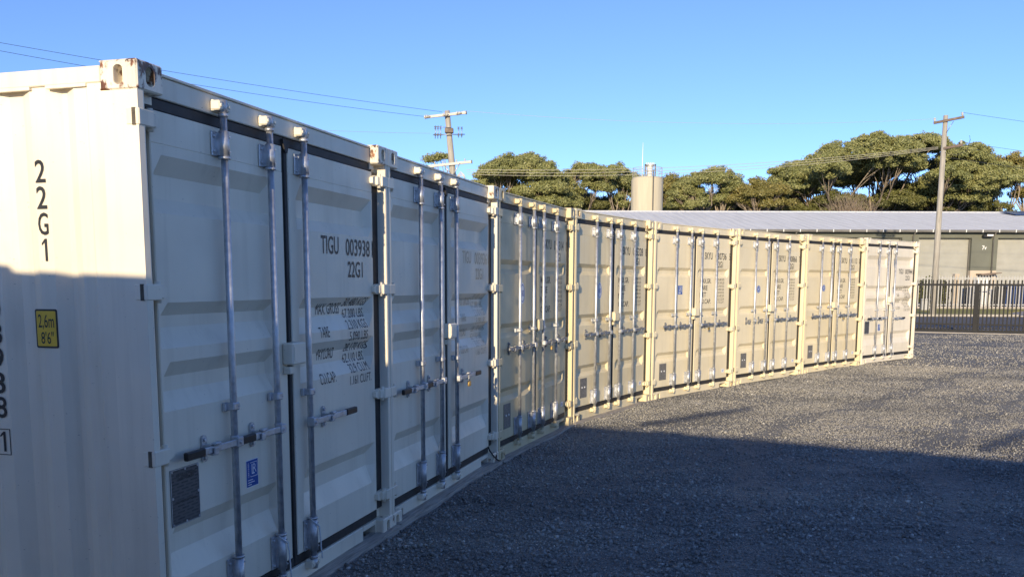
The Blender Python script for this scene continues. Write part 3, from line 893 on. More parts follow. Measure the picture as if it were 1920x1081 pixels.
def _place(i, kind, number, check, label, ink, left_bars, sticker, full_side):
    sp = SPEC[kind]
    root = empty('shipping_container', (POS[i][0], POS[i][1], ZB[i]), R(TH[i]))
    tag(root, label, 'container', 'shipping containers standing in a curved row')
    for n, me in sp['top']:
        o = obj(n, me, root)
        if full_side and n == 'corner_casting' and me is sp['top'][0][1]:
            o.material_slots[0].link = 'OBJECT'; o.material_slots[0].material = M['cream_rusty']
    walls = [c for c in root.children if c.name.startswith('side_wall')]
    doors = [obj(n, me, root) for n, me in sp['leaves']]
    subs = sp['sub'] + (ROD_B[left_bars] if kind == 'B' else [])
    for n, me, side in subs:
        obj(n, me, doors[side])
    dfn = depth_fn(sp['gr'], sp['r'], sp['g'], sp['e'])
    zb = sorted({z for g in sp['gr'] for z in g})
    ub = sorted({u for g in sp['g'] for u in (g[0], g[0] + sp['e'], g[1] - sp['e'], g[1])})
    mk = M[ink]
    def T(s, u0, u1, z0, z1, side=1, off=0.012, mat=None):
        if kind == 'A':
            sh = (dfn((u0 + u1) / 2, (z0 + z1) / 2) - 0.05) * 1.8
            u0, u1 = u0 + sh, u1 + sh
        me = cached((kind, s, u0, u1, z0, z1, ink, mat), lambda: text_mesh(s, u0, u1, z0, z1, dfn, M[mat] if mat else mk, ub, zb, off))
        return obj('marking', me, doors[side])
    flat = lambda u, z: DV
    if kind == 'A':
        T('TIGU', 1.578, 1.800, 1.878, 1.984)
        T(number, 1.893, 2.236, 1.874, 1.980)
        T('22G1', 1.916, 2.126, 1.742, 1.842)
        # boxed check digit on the leaf edge
        m = MB()
        for (a, b_, c_, d_) in ((2.284, 2.297, 1.874, 1.877), (2.284, 2.297, 1.977, 1.980), (2.284, 2.286, 1.877, 1.977), (2.295, 2.297, 1.877, 1.977)):
            m.box(a, b_, DV - 0.0016, DV - 0.0004, c_, d_)
        m.box(2.2895, 2.2915, DV - 0.0016, DV - 0.0004, 1.885, 1.968)
        obj('marking', cached(('chk', ink), lambda: m.mesh('marking', mk)), doors[1])
        for s, u0, u1, zc, h in (('MAX. GROSS', 1.493, 1.790, 1.555, 0.066), ('30.480 KGS', 1.852, 2.175, 1.590, 0.05), ('67.200 LBS', 1.829, 2.124, 1.520, 0.056),
                              ('TARE', 1.543, 1.664, 1.420, 0.062), ('2.310 KGS', 1.886, 2.169, 1.450, 0.056), ('5.090 LBS', 1.926, 2.190, 1.378, 0.056),
                              ('PAYLOAD', 1.492, 1.697, 1.288, 0.066), ('28.170 KGS', 1.843, 2.163, 1.308, 0.05), ('62.110 LBS', 1.819, 2.112, 1.240, 0.056),
                              ('CU.CAP.', 1.536, 1.735, 1.146, 0.064), ('32.9 CU.M.', 1.910, 2.190, 1.174, 0.056), ('1.161 CU.FT.', 1.922, 2.228, 1.100, 0.056)):
            T(s, u0, u1, zc - h / 2, zc + h / 2, off=-0.002)
        if i == 1: return root
        pl = obj('data_plate', cached('plateA', lambda: MB().box(0.164, 0.364, DV - 0.004, DV - 0.0005, 0.632, 0.888).mesh('data_plate', M['plate'])), doors[0])
        def rivets(u0, u1, z0, z1, frm):
            m = MB()
            for (a, b_) in ((u0, z1), (u1, z1), (u0, z0), (u1, z0), ((u0 + u1) / 2, z1), ((u0 + u1) / 2, z0), (u0, (z0 + z1) / 2), (u1, (z0 + z1) / 2)):
                m.tube([(a, DV - 0.0075, b_), (a, DV - 0.003, b_)], 0.006, 8)
            w = 0.003
            for q in ((u0 - 0.009, u1 + 0.009, z1 + 0.004, z1 + 0.007), (u0 - 0.009, u1 + 0.009, z0 - 0.007, z0 - 0.004), (u0 - 0.009, u0 - 0.006, z0 - 0.004, z1 + 0.004), (u1 + 0.006, u1 + 0.009, z0 - 0.004, z1 + 0.004)):
                m.box(q[0], q[1], DV - 0.0055, DV - 0.004, q[2], q[3])
            return m.mesh('rivet', M['galv'])
        obj('rivet', cached('rivA', lambda: rivets(0.172, 0.356, 0.640, 0.880, 1)), doors[0])
        def plate_text():
            b = bmesh.new()
            rows = [('APPROVED FOR TRANSPORT', 0.20, 0.34, 0.862), ('UNDER CUSTOMS SEAL', 0.21, 0.33, 0.846), ('CSC SAFETY APPROVAL', 0.19, 0.34, 0.742)]
            m = MB()
            for s, a, c_, z in rows:
                v, f = text_raw(s, 0.01)
                m.add([(a + p[0] * (c_ - a), DV - 0.0052, z - 0.010 + p[1] * 0.010) for p in v], f)
            return m.mesh('marking', M['ink'], fix=False)
        obj('marking', cached('platetxt', plate_text), doors[0])
        # blue certification sticker
        def lr():
            return flat_mesh('sticker', [(0.752, 0.676), (0.862, 0.676), (0.862, 0.818), (0.752, 0.818)], DV - 0.0014, M['white_print'])
        def lr2():
            return flat_mesh('sticker', [(0.756, 0.680), (0.858, 0.680), (0.858, 0.814), (0.756, 0.814)], DV - 0.0024, M['blue_print'])
        def lr3():
            m = MB(); v = DV - 0.0032
            for s, a, c_, z0, z1 in (('L', 0.800, 0.826, 0.742, 0.794), ('R', 0.811, 0.842, 0.748, 0.794)):
                vv, f = text_raw(s, -0.005)
                m.add([(a + p[0] * (c_ - a), v, z0 + p[1] * (z1 - z0)) for p in vv], f)
            for (a, b_, c_, d_) in ((0.788, 0.852, 0.800, 0.803), (0.849, 0.852, 0.730, 0.803), (0.788, 0.852, 0.728, 0.731), (0.788, 0.791, 0.728, 0.736)):
                m.add([(a, v, c_), (b_, v, c_), (b_, v, d_), (a, v, d_)], [(0, 1, 2, 3)])
            vv, f = text_raw('CERTIFIED', 0.01)
            m.add([(0.776 - p[1] * 0.010, v, 0.728 + p[0] * 0.075) for p in vv], f)
            for k, wd in enumerate((0.045, 0.060, 0.032)):
                z = 0.716 - k * 0.012
                m.add([(0.764, v, z - 0.004), (0.764 + wd, v, z - 0.004), (0.764 + wd, v, z), (0.764, v, z)], [(0, 1, 2, 3)])
            return m.mesh('marking', M['white_print'], fix=False)
        s1 = obj('sticker', cached('lr1', lr), doors[0]); obj('sticker', cached('lr2', lr2), doors[0]); obj('marking', cached('lr3', lr3), doors[0])
        # cords tied round the rod ends
        def cord(u, side):
            rv = DV - 0.036
            m = MB()
            m.tube([(u - 0.034, rv - 0.004, 0.37), (u - 0.02, rv - 0.028, 0.345), (u + 0.008, rv - 0.03, 0.322), (u + 0.026, rv - 0.012, 0.335), (u + 0.030, rv - 0.002, 0.368)], 0.0035, 6)
            rr = random.Random(int(u * 100))
            m.tube([(u + 0.012 + rr.uniform(-.004, .004), rv - 0.031 - 0.002 * k, 0.325 - 0.024 * k) for k in range(9)], 0.0045, 6)
            return m.mesh('seal_cord', M['cord'])
        obj('seal_cord', cached('cord1', lambda: cord(1.012, 0)), doors[0])
        obj('seal_cord', cached('cord2', lambda: cord(1.358, 1)), doors[1])
        if full_side:
            wl = walls[0]
            def ST(name, s, vc, w, z0, z1, mat, off=0.012, d=0.0175):
                v, f = text_raw(s, off)
                me = bpy.data.meshes.new('marking')
                me.from_pydata([(d - 0.002, vc + w / 2 - p[0] * w, z0 + p[1] * (z1 - z0)) for p in v], [], f)
                me.materials.append(M[mat])
                return obj(name, me, wl)
            for k, ch in enumerate('22G1'):
                z1 = 2.216 - k * 0.1085
                w = 0.052 if ch != '1' else 0.027
                ST('marking', ch, 0.513, w, z1 - 0.094, z1, 'ink')
            zt = 1.208
            for k, ch in enumerate(reversed('TIGU003938')):
                z0 = 1.112 + k * 0.1085
                ST('marking', ch, 0.800, 0.062 if ch != 'I' else 0.016, z0, z0 + 0.096, 'ink')
            ST('marking', '1', 0.802, 0.030, 0.962, 1.052, 'ink')
            m = MB()
            d0, d1 = 0.0150, 0.0168
            for (a, b_, c_, d_) in ((0.762, 0.848, 1.061, 1.064), (0.762, 0.848, 0.947, 0.950), (0.762, 0.765, 0.950, 1.061), (0.845, 0.848, 0.950, 1.061)):
                m.box(d0, d1, a, b_, c_, d_)
            m.build('marking', M['ink'], wl)
            # height label
            m = MB(); m.prism(rrect(0.470, 0.584, 1.428, 1.594, 0.008), 'x', 0.0150, 0.0175)
            m.build('sticker', M['ink'], wl)
            m = MB(); m.prism(rrect(0.477, 0.577, 1.436, 1.586, 0.005), 'x', 0.0142, 0.0152)
            m.build('sticker', M['yellow_print'], wl)
            ST('marking', '2,6m', 0.527, 0.082, 1.506, 1.572, 'ink', 0.006, 0.0155)
            ST('marking', '8\'6"', 0.524, 0.066, 1.446, 1.498, 'ink', 0.006, 0.0155)
    else:
        T('SKYU', 1.495, 1.738, 2.088, 2.196)
        T(number, 1.828, 2.180, 2.088, 2.196)
        T(check, 2.272, 2.298, 2.088, 2.196)
        T('22G1', 1.872, 2.070, 1.962, 2.062)
        for k, s in enumerate(('MAX.GR.', 'TARE', 'NET', 'CU.CAP.')):
            zc = 1.752 - k * 0.106
            u1 = {0: 1.712, 1: 1.600, 2: 1.565, 3: 1.716}[k]
            T(s, 1.372, u1, zc - 0.036, zc + 0.036, off=0.01)
        for k, s in enumerate(('30,480 KGS', '67,200 LBS', '2,180 KGS', '4,800 LBS', '28,300 KGS', '62,400 LBS', '33.2 CU.M', '1,172 CU.FT')):
            zc = 1.772 - k * 0.0515
            T(s, 1.925, 2.130, zc - 0.0195, zc + 0.0195, off=0.0)
        obj('data_plate', cached('plateB', lambda: MB().box(0.268, 0.455, DV - 0.004, DV - 0.0005, 0.285, 0.530).mesh('data_plate', M['plate_b'])), doors[0])
        def rivB():
            m = MB()
            for a in (0.325, 0.398):
                m.tube([(a, DV - 0.0085, 0.415), (a, DV - 0.003, 0.415)], 0.011, 8)
            return m.mesh('rivet', M['white_print'])
        obj('rivet', cached('rivB', rivB), doors[0])
        obj('sticker', cached('lblB', lambda: flat_mesh('sticker', [(2.13, 0.27), (2.215, 0.27), (2.215, 0.325), (2.13, 0.325)], DV - 0.0014, M['white_print'])), doors[1])
        obj('marking', cached('lblB2', lambda: text_mesh('DNV', 2.145, 2.200, 0.283, 0.312, lambda u, z: DV - 0.0012, M['blue_print'])), doors[1])
        if sticker == 'oval':
            obj('sticker', cached('ov1', lambda: flat_mesh('sticker', ellipse(0.795, 1.615, 0.062, 0.108), DV - 0.0014, M['white_print'])), doors[0])
            def em():
                m = MB(); v = DV - 0.0026
                ring(m, 0.795, 1.615, 0.054, 0.092, 0.010, v)
                vv, f = text_raw('ABS', 0.01)
                m.add([(0.758 + p[0] * 0.074, v, 1.585 + p[1] * 0.06) for p in vv], f)
                return m.mesh('marking', M['blue_print'], fix=False)
            obj('marking', cached('ov2', em), doors[0])
        elif sticker == 'round':
            obj('sticker', cached('rd1', lambda: flat_mesh('sticker', ellipse(0.800, 1.605, 0.064, 0.064), DV - 0.0014, M['blue_print'])), doors[0])
            def em():
                m = MB(); v = DV - 0.0026
                ring(m, 0.800, 1.605, 0.052, 0.052, 0.006, v)
                vv, f = text_raw('V', 0.02)
                m.add([(0.772 + p[0] * 0.056, v, 1.583 + p[1] * 0.044) for p in vv], f)
                return m.mesh('marking', M['white_print'], fix=False)
            obj('marking', cached('rd2', em), doors[0])
        elif sticker == 'rect':
            obj('sticker', cached('rc1', lambda: flat_mesh('sticker', [(0.735, 1.548), (0.860, 1.548), (0.860, 1.682), (0.735, 1.682)], DV - 0.0014, M['blue_print'])), doors[0])
            def em():
                m = MB(); v = DV - 0.0026
                vv, f = text_raw('LR', 0.01)
                m.add([(0.768 + p[0] * 0.066, v, 1.604 + p[1] * 0.05) for p in vv], f)
                for (a, b_, c_, d_) in ((0.755, 0.850, 1.664, 1.670), (0.844, 0.850, 1.594, 1.664), (0.755, 0.850, 1.588, 1.594), (0.755, 0.81, 1.560, 1.572)):
                    m.add([(a, v, c_), (b_, v, c_), (b_, v, d_), (a, v, d_)], [(0, 1, 2, 3)])
                return m.mesh('marking', M['white_print'], fix=False)
            obj('marking', cached('rc2', em), doors[0])
    return root

place_container(0, 'A', '003938', '1', 'cream shipping container nearest the camera, marked 003938, long corrugated side half in sun', full_side=True)
place_container(1, 'A', '003936', '1', 'cream shipping container second from the camera, with faded pale number on shaded doors', ink='faded')
place_container(2, 'B', '005314', '0', 'tan shipping container in grazing shade with sunlit silver lock rods, beside second cream one', sticker='oval', shade=(0.85, 0.82, 0.75))  # darker unit tint, deepened to put the shade of its doors into the paint
place_container(3, 'B', '005328', '8', 'tan shipping container marked 5328 8, first of the row with fully sunlit doors', sticker='oval', shade=(0.97, 0.96, 0.92))
place_container(4, 'B', '030736', '5', 'sunlit tan shipping container marked 30736 5 with rectangular blue sticker', sticker='rect', shade=(1.02, 1.02, 1.03))
place_container(5, 'B', '000866', '7', 'sunlit tan shipping container marked 00866 7, left door without lever bars', sticker='round', left_bars=False)
place_container(6, 'B', '001113', '0', 'sunlit tan shipping container marked 01113, last tan one before the far cream one', sticker='round', shade=(0.98, 0.97, 0.95))
place_container(7, 'A', '003944', '2', 'sunlit cream shipping container marked 003944 at the far end of the row')

# ------------------------------------------------------------------ things on the containers
def local_to_world(i, u, v, z):
    th = R(TH[i])
    return (POS[i][0] + u * math.cos(th) - v * math.sin(th), POS[i][1] + u * math.sin(th) + v * math.cos(th), ZB[i] + z)

def padlock(i, u, z, label):
    root = empty('padlock', local_to_world(i, u, -0.012, z), R(TH[i]))
    tag(root, label, 'padlock', 'padlocks on container door levers')
    MB().box(-0.021, 0.021, -0.010, 0.010, -0.075, -0.030, 0.004).build('lock_body', M['brass'], root)
    MB().tube([(-0.013, 0, -0.032), (-0.013, 0, -0.004), (-0.008, 0, 0.006), (0.008, 0, 0.006), (0.013, 0, -0.004), (0.013, 0, -0.032)], 0.0036, 8).build('shackle', M['galv'], root)
padlock(1, 1.565, 0.915, 'brass padlock on the lever of the second cream container')
padlock(2, 1.565, 1.06, 'brass padlock hanging from the shaded tan container right door')
padlock(4, 1.565, 1.06, 'brass padlock on the right door of the container marked 30736 5')
padlock(6, 1.565, 1.06, 'brass padlock on the last tan container, marked 01113, right door')

def timber(i, u0, u1, label, h=0.030, jit=0.0, seed=0):
    root_loc = local_to_world(i, 0, 0, 0)
    rr = random.Random(seed)
    m = MB()
    n = 9
    prof = []
    pts_f, pts_b = [], []
    for k in range(n):
        u = u0 + (u1 - u0) * k / (n - 1)
        pts_f.append((u, -0.045 + rr.uniform(-0.006, 0.006)))
        pts_b.append((u, 0.10))
    vs = []
    for (a, b_) in zip(pts_f, pts_b):
        zt = h + rr.uniform(-0.004, 0.003)
        vs += [(a[0], a[1], -0.05), (a[0], a[1] + 0.003, zt), (b_[0], b_[1], zt), (b_[0], b_[1], -0.05)]
    fs = []
    for k in range(n - 1):
        o = k * 4
        for q in range(4):
            fs.append((o + q, o + (q + 1) % 4, o + 4 + (q + 1) % 4, o + 4 + q))
    fs += [(0, 1, 2, 3), (4 * n - 4, 4 * n - 3, 4 * n - 2, 4 * n - 1)]
    m.add(vs, fs)
    o = m.build('timber_bearer', M['timber'])
    o.location = root_loc; o.rotation_euler = (0, 0, R(TH[i]))
    tag(o, label, 'plank', 'timber bearers under the container fronts')
timber(0, -0.10, 2.48, 'weathered timber plank under the front of the nearest container', 0.030, seed=1)
timber(1, 0.06, 2.42, 'weathered timber plank under the front of the second container', 0.036, seed=2)
timber(2, 0.02, 2.40, 'weathered timber plank under the shaded tan container', 0.022, seed=3)
timber(3, -0.02, 2.42, 'weathered timber plank under the container marked 5328 8', 0.022, seed=4)

# small bent cable at the joint between second and third container
m = MB()
p = [local_to_world(1, u, v, z) for u, v, z in ((2.262, 0.05, 0.19), (2.255, 0.03, 0.15), (2.275, -0.01, 0.09), (2.33, -0.03, 0.05), (2.40, -0.035, 0.032))]
o = m.tube(p, 0.007, 8).build('cable', M['rubber'])
tag(o, 'short black cable curving down at the foot between second and third containers', 'cable')

# ------------------------------------------------------------------ opposite row (casts the long shadow)
def opposite_row():
    mh = R(63.9)
    mv = Vector((math.cos(mh), math.sin(mh)))            # towards the yard
    ev = Vector((math.cos(mh - math.pi / 2), math.sin(mh - math.pi / 2)))
    front = -0.89
    sp = SPEC['A']
    keep = ('corner_casting', 'corner_post', 'door_header', 'door_sill', 'side_wall', 'top_rail', 'bottom_rail', 'roof', 'rear_wall')
    ang = math.atan2(-ev.y, -ev.x)
    words = ['leftmost', 'second', 'third', 'fourth', 'fifth', 'sixth', 'seventh', 'rightmost']
    for k in range(8):
        e0 = -5.6 + k * 2.46 + W
        # local u axis runs along -e, local v points away from the yard
        p = mv * front + ev * e0
        r = empty('shipping_container', (p.x, p.y, 0.0), ang)
        tag(r, 'cream shipping container behind the viewer, %s of the opposite row' % words[k], 'container', 'containers of the opposite row behind the viewer')
        for n, me in sp['top']:
            if n in keep: obj(n, me, r)
        for n, me in sp['leaves']: obj(n, me, r)
opposite_row()
def shadow_prop(a, b, r, label):  # unseen beams, added only to cast the shadow streaks on the gravel
    a, b = Vector(a), Vector(b)
    m = MB().tube([a, b], r, 6)
    o = m.build('shadow_beam', M['timber'])
    tag(o, label, 'beam', 'unseen beams added for their shadows')
shadow_prop((-1.39, -0.36, 2.66), (-0.17, -0.92, 3.16), 0.042, 'unseen beam added above the opposite roof to cast a shadow streak, left one')
shadow_prop((1.90, -1.97, 2.67), (2.75, -2.36, 3.08), 0.035, 'unseen beam added above the opposite roof to cast a shadow streak, right one')

# ------------------------------------------------------------------ loose gravel
def gravel():
    rng = np.random.default_rng(11)
    th = np.radians(TH)
    def free(x, y, mg=0.03):
        ok = np.ones(len(x), bool)
        for i in range(8):
            dx, dy = x - POS[i][0], y - POS[i][1]
            u = dx * math.cos(th[i]) + dy * math.sin(th[i])
            v = -dx * math.sin(th[i]) + dy * math.cos(th[i])
            ok &= ~((u > -0.1) & (u < W + 0.1) & (v > -(0.055 if i < 4 else 0.0)) & (v < LEN))
        px = 960 + 1647 * x / np.maximum(y, 0.1)
        ok &= (px > 480) & (px < 2080)
        return ok
    P = []; S = []
    for (y0, y1, dens, s0, s1) in ((4.4, 7.0, 1500, 0.0045, 0.021), (7.0, 9.5, 1500, 0.0055, 0.0175), (9.5, 13.0, 1600, 0.0055, 0.013), (13.0, 18.0, 950, 0.007, 0.015), (18.0, 29.0, 130, 0.012, 0.024)):
        x0, x1 = -0.32 * y1, 0.70 * y1
        n = int((x1 - x0) * (y1 - y0) * dens)
        x = rng.uniform(x0, x1, n); y = rng.uniform(y0, y1, n)
        k = free(x, y)
        pn = np.sin(x * 1.7 + 1.3 * np.sin(y * 0.8)) + np.sin(y * 2.3 + 1.1 * np.sin(x * 1.1 + 2)) + 0.7 * np.sin(x * 4.1 - y * 3.3) + 0.5 * np.sin(x * 9.7 + y * 7.1)
        keep = np.clip(0.80 + 0.22 * pn, 0.30, 1.0)
        # compacted wheel tracks that follow the row
        dmin = np.full(n, 1e9)
        for i in range(8):
            vv = -(-(x - POS[i][0]) * math.sin(th[i]) + (y - POS[i][1]) * math.cos(th[i]))
            uu = (x - POS[i][0]) * math.cos(th[i]) + (y - POS[i][1]) * math.sin(th[i])
            du_ = np.maximum(np.maximum(-uu, uu - W), 0)
            dmin = np.minimum(dmin, np.hypot(vv, du_))
        for tc, tw in ((2.3, 0.20), (3.95, 0.22), (5.2, 0.16)):
            wob = 0.12 * np.sin(y * 0.9 + tc) + 0.05 * np.sin(y * 2.7)
            keep = np.where(np.abs(dmin - tc - wob) < tw * (0.8 + 0.4 * np.sin(x * 3 + y * 2)), keep * 0.3, keep)
        k &= rng.random(n) < keep
        x, y = x[k], y[k]
        s = s0 + (s1 - s0) * rng.beta(1.1, 3.4, len(x))
        big = rng.random(len(x)) < 0.004
        s[big] *= 1.8
        P.append(np.stack([x, y], 1)); S.append(s)
    P = np.concatenate(P); S = np.concatenate(S)
    n = len(P)
    # irregular 12-triangle stones: deformed cube corners
    base = np.array([(x, y, z) for x in (-1, 1) for y in (-1, 1) for z in (-1, 1)], float)
    tri = np.array([(0, 1, 3), (0, 3, 2), (4, 6, 7), (4, 7, 5), (0, 4, 5), (0, 5, 1), (2, 3, 7), (2, 7, 6), (0, 2, 6), (0, 6, 4), (1, 5, 7), (1, 7, 3)])
    v = base[None] * rng.uniform(0.45, 1.0, (n, 8, 3))
    v *= rng.uniform(0.6, 1.25, (n, 1, 3)) * np.array([1, 1, 0.9])
    a = rng.uniform(0, 2 * np.pi, n); b = rng.normal(0, 0.5, n)
    ca, sa, cb, sb = np.cos(a), np.sin(a), np.cos(b), np.sin(b)
    x, y, z = v[..., 0], v[..., 1], v[..., 2]
    y, z = y * cb[:, None] - z * sb[:, None], y * sb[:, None] + z * cb[:, None]
    x, y = x * ca[:, None] - y * sa[:, None], x * sa[:, None] + y * ca[:, None]
    gz = gh(P[:, 0], P[:, 1]) + 0.012 * np.sin(P[:, 0] * 1.3 + np.sin(P[:, 1] * 0.9) * 1.6) * np.sin(P[:, 1] * 1.1 + 0.7) + 0.006 * np.sin(P[:, 0] * 3.1 + P[:, 1] * 2.2) - 0.006
    s = S[:, None]
    vv = np.stack([P[:, :1] + x * s, P[:, 1:] + y * s, gz[:, None] + S[:, None] * 0.32 + z * s], -1).reshape(-1, 3)
    ff = (tri[None] + (np.arange(n) * 8)[:, None, None]).reshape(-1, 3)
    me = bpy.data.meshes.new('gravel')
    me.vertices.add(len(vv)); me.vertices.foreach_set('co', vv.ravel())
    me.loops.add(ff.size); me.loops.foreach_set('vertex_index', ff.ravel().astype(np.int32))
    me.polygons.add(len(ff)); me.polygons.foreach_set('loop_start', np.arange(0, ff.size, 3, dtype=np.int32))
    me.update(calc_edges=True)
    me.validate()
    me.materials.append(M['stone'])
    o = link(bpy.data.objects.new('gravel', me))
    tag(o, 'loose grey crushed stone spread over the yard', 'gravel', kind='stuff')
gravel()

# ------------------------------------------------------------------ black bar fence
def black_fence():
    a = Vector((14.48, 30.63)); b = Vector((17.12, 29.48))
    d = (b - a).normalized()
    s0 = a - d * 6.2
    L = 19.0
    root = empty('bar_fence', (s0.x, s0.y, GZ), math.atan2(d.y, d.x))
    tag(root, 'black steel bar fence with vertical rods across the end of the gravel yard', 'fence')
    zt, zb_ = 1.64, 0.20
    MB().box(0, L, -0.032, 0.032, zt - 0.035, zt + 0.035, 0.004).build('rail', M['fence_black'], root)
    MB().box(0, L, -0.022, 0.022, zb_ + 0.07, zb_ + 0.12, 0.004).build('rail', M['fence_black'], root)
    MB().box(0, L, -0.03, 0.03, 0.03, 0.11, 0.004).build('rail', M['fence_black'], root)
    bar = MB().box(-0.021, 0.021, -0.021, 0.021, 0.112, 1.80).mesh('bar', M['fence_black'])
    k = 0
    pitch_ = 0.122
    while 0.05 + k * pitch_ < L:
        o = obj('bar', bar, root); o.location = (0.05 + k * pitch_, 0.0, 0); k += 1
        o.scale = (1, 2.05 if False else 1, 1)
    post = MB().box(-0.075, 0.075, -0.045, 0.045, 0.03, 1.68, 0.005).mesh('post', M['fence_black'])
    for u in (0.0, (Vector((15.42, 29.9)) - s0).dot(d) + 0.28, L):
        o = obj('post', post, root); o.location = (u, 0, 0)
    m = MB().box(-1, L + 1, -0.30, 0.22, -0.05, 0.022)
    c = m.build('kerb', M['concrete']); c.location = root.location; c.rotation_euler = root.rotation_euler
    tag(c, kind='structure')
black_fence()

# ------------------------------------------------------------------ street: palisade, poles, wires
def palisade():
    Y = 58.0
    x0, x1 = 18.0, 46.0
    root = empty('palisade_fence', (x0, Y, GZ + 0.08))
    tag(root, 'white steel palisade fence with pointed pales in front of the grey building', 'fence')
    MB().box(0, x1 - x0, 0.012, 0.05, 1.93, 2.0).build('rail', M['palisade'], root)
    MB().box(0, x1 - x0, 0.012, 0.05, 0.22, 0.29).build('rail', M['palisade'], root)
    m = MB(); m.prism([(-0.035, 0.02), (0.035, 0.02), (0.035, 2.08), (0, 2.2), (-0.035, 2.08)], 'y', 0.0, 0.010)
    pale = m.mesh('pale', M['palisade'])
    k = 0
    while 0.07 + k * 0.19 < x1 - x0:
        o = obj('pale', pale, root); o.location = (0.07 + k * 0.19, 0, 0); k += 1
    post = MB().box(-0.16, 0.16, 0.055, 0.40, 0.0, 2.26, 0.01).mesh('post', M['wall_cream'])
    for px in (1788, 1560, 2060):
        o = obj('post', post, root); o.location = ((px - 960) / 1647 * Y - x0, 0, 0)
    w = MB().box(0, (33.6 - x0), -0.06, 0.18, -0.05, 0.14)
    o = w.build('plinth', M['concrete'], root)
palisade()

def insulator(m, x, y, z, s=1.0):
    for k, rr in enumerate((0.045, 0.07, 0.05, 0.065)):
        m.tube([(x, y, z + k * 0.05 * s), (x, y, z + (k + 0.7) * 0.05 * s)], rr * s, 10)

def pole_right():
    bx, by = 21.9, 45.9
    root = empty('power_pole', (bx, by, GZ + 0.08))
    tag(root, 'grey timber power pole with two short dark cross arms behind the black fence', 'power pole', 'power poles along the road')
    zt = 10.2 - GZ - 0.08
    MB().tube([(0, 0, -0.1), (0.0, 0, 4), (0.03, 0, zt)], [0.165, 0.145, 0.115], 14).build('pole', M['pole_wood'], root)
    for z, l0, l1 in ((9.78, -0.62, 0.80), (8.42, -0.06, 0.82)):
        m = MB(); m.box(l0, l1, -0.05, 0.05, -0.06, 0.06, 0.008)
        a = m.build('cross_arm', M['arm_wood'], root); a.location = (0.02, -0.17, z); a.rotation_euler = (0, R(-6), R(-38))
        m = MB()
        for x in ((l0 + 0.06, l1 - 0.08) if z > 9 else (l1 - 0.08,)):
            insulator(m, x, 0, 0.07, 0.9)
        m.build('insulator', M['porcelain'], a)
    MB().tube([(0.05, -0.16, 9.2), (0.30, -0.30, 9.72)], 0.016, 6).build('brace', M['galv_dark'], root)
    MB().tube([(0.05, -0.13, 8.2), (0.55, -0.3, 8.05), (1.0, -0.4, 8.25), (1.15, -0.4, 8.8), (1.1, -0.4, 9.0)], 0.012, 6).build('service_wire', M['wire_dark'], root)
    return root
pole_right()

def pole_left():
    bx, by = -2.72, 43.0
    root = empty('power_pole', (bx, by, GZ))
    tag(root, 'timber power pole with pale cross arms and clustered insulators above the second container', 'power pole', 'power poles along the road')
    MB().tube([(0.25, 0, -0.1), (-0.16, 0, 7), (-0.40, 0, 9.74)], [0.19, 0.155, 0.13], 14).build('pole', M['pole_wood'], root)
    for (xa, za, xb, zb_, nm) in ((-1.47, 9.40, 0.50, 9.62, 0), (-1.28, 7.14, 0.75, 7.36, 1)):
        ln = math.hypot(xb - xa, zb_ - za)
        m = MB(); m.box(0, ln, -0.05, 0.05, -0.06, 0.06, 0.008)
        a = m.build('cross_arm', M['arm_pale'], root)
        a.location = (xa, -0.2, za); a.rotation_euler = (0, -math.atan2(zb_ - za, xb - xa), 0)
        MB().box(ln + 0.001, ln + 0.05, -0.062, 0.062, -0.072, 0.072, 0.005).build('end_cap', M['wire_dark'], a)
        m = MB()
        for x in ((0.05, 0.92, 1.55) if nm == 0 else ()):
            for q in range(3):
                m.tube([(x + q * 0.07, -0.09, 0.0), (x + q * 0.07 + 0.03, -0.09, 0.0)], 0.11 - 0.015 * q, 12)
            m.tube([(x - 0.05, -0.09, 0), (x + 0.24, -0.09, 0)], 0.03, 8)
        if nm == 1:
            for x in (0.3, 0.7, 1.35, 1.75):
                insulator(m, x, 0, 0.06, 0.6)
        m.build('insulator', M['porcelain'], a)
    m = MB(); m.box(-0.50, -0.10, -0.24, 0.05, 8.70, 8.92, 0.02)
    m.build('switch_box', M['arm_wood'], root)
    m = MB()
    for x in (-0.95, -0.83, -0.70, 0.15, 0.30):
        m.tube([(x, -0.24, 8.42 + 0.05 * (x > 0)), (x + 0.02, -0.24, 9.02 if x < 0 else 8.95)], 0.018, 6)
        for z in (8.55, 8.62, 8.86, 8.93):
            m.tube([(x - 0.0, -0.24, z), (x, -0.24, z + 0.03)], 0.045, 8)
    m.tube([(-1.05, -0.24, 8.60), (0.45, -0.24, 8.62)], 0.022, 6)
    m.tube([(-1.0, -0.24, 8.98), (-0.2, -0.24, 8.92)], 0.016, 6)
    m.build('fuse_rack', M['galv_dark'], root)
    m = MB()
    m.tube([(-0.15, -0.2, 6.7), (0.22, -0.25, 7.30)], 0.025, 6); m.tube([(-0.15, -0.2, 6.7), (-0.55, -0.25, 7.20)], 0.025, 6)
    m.build('brace', M['galv'], root)
    m = MB()
    for k in range(5):
        m.tube([(0.05, -0.25, 6.65), (0.25 + 0.03 * k, -0.3, 6.9 - 0.05 * k), (0.42 + 0.02 * k, -0.3, 6.75 - 0.07 * k), (0.45, -0.3, 6.5 - 0.03 * k)], 0.016, 6)
    m.build('cable_loop', M['arm_pale'], root)
    return root
pole_left()

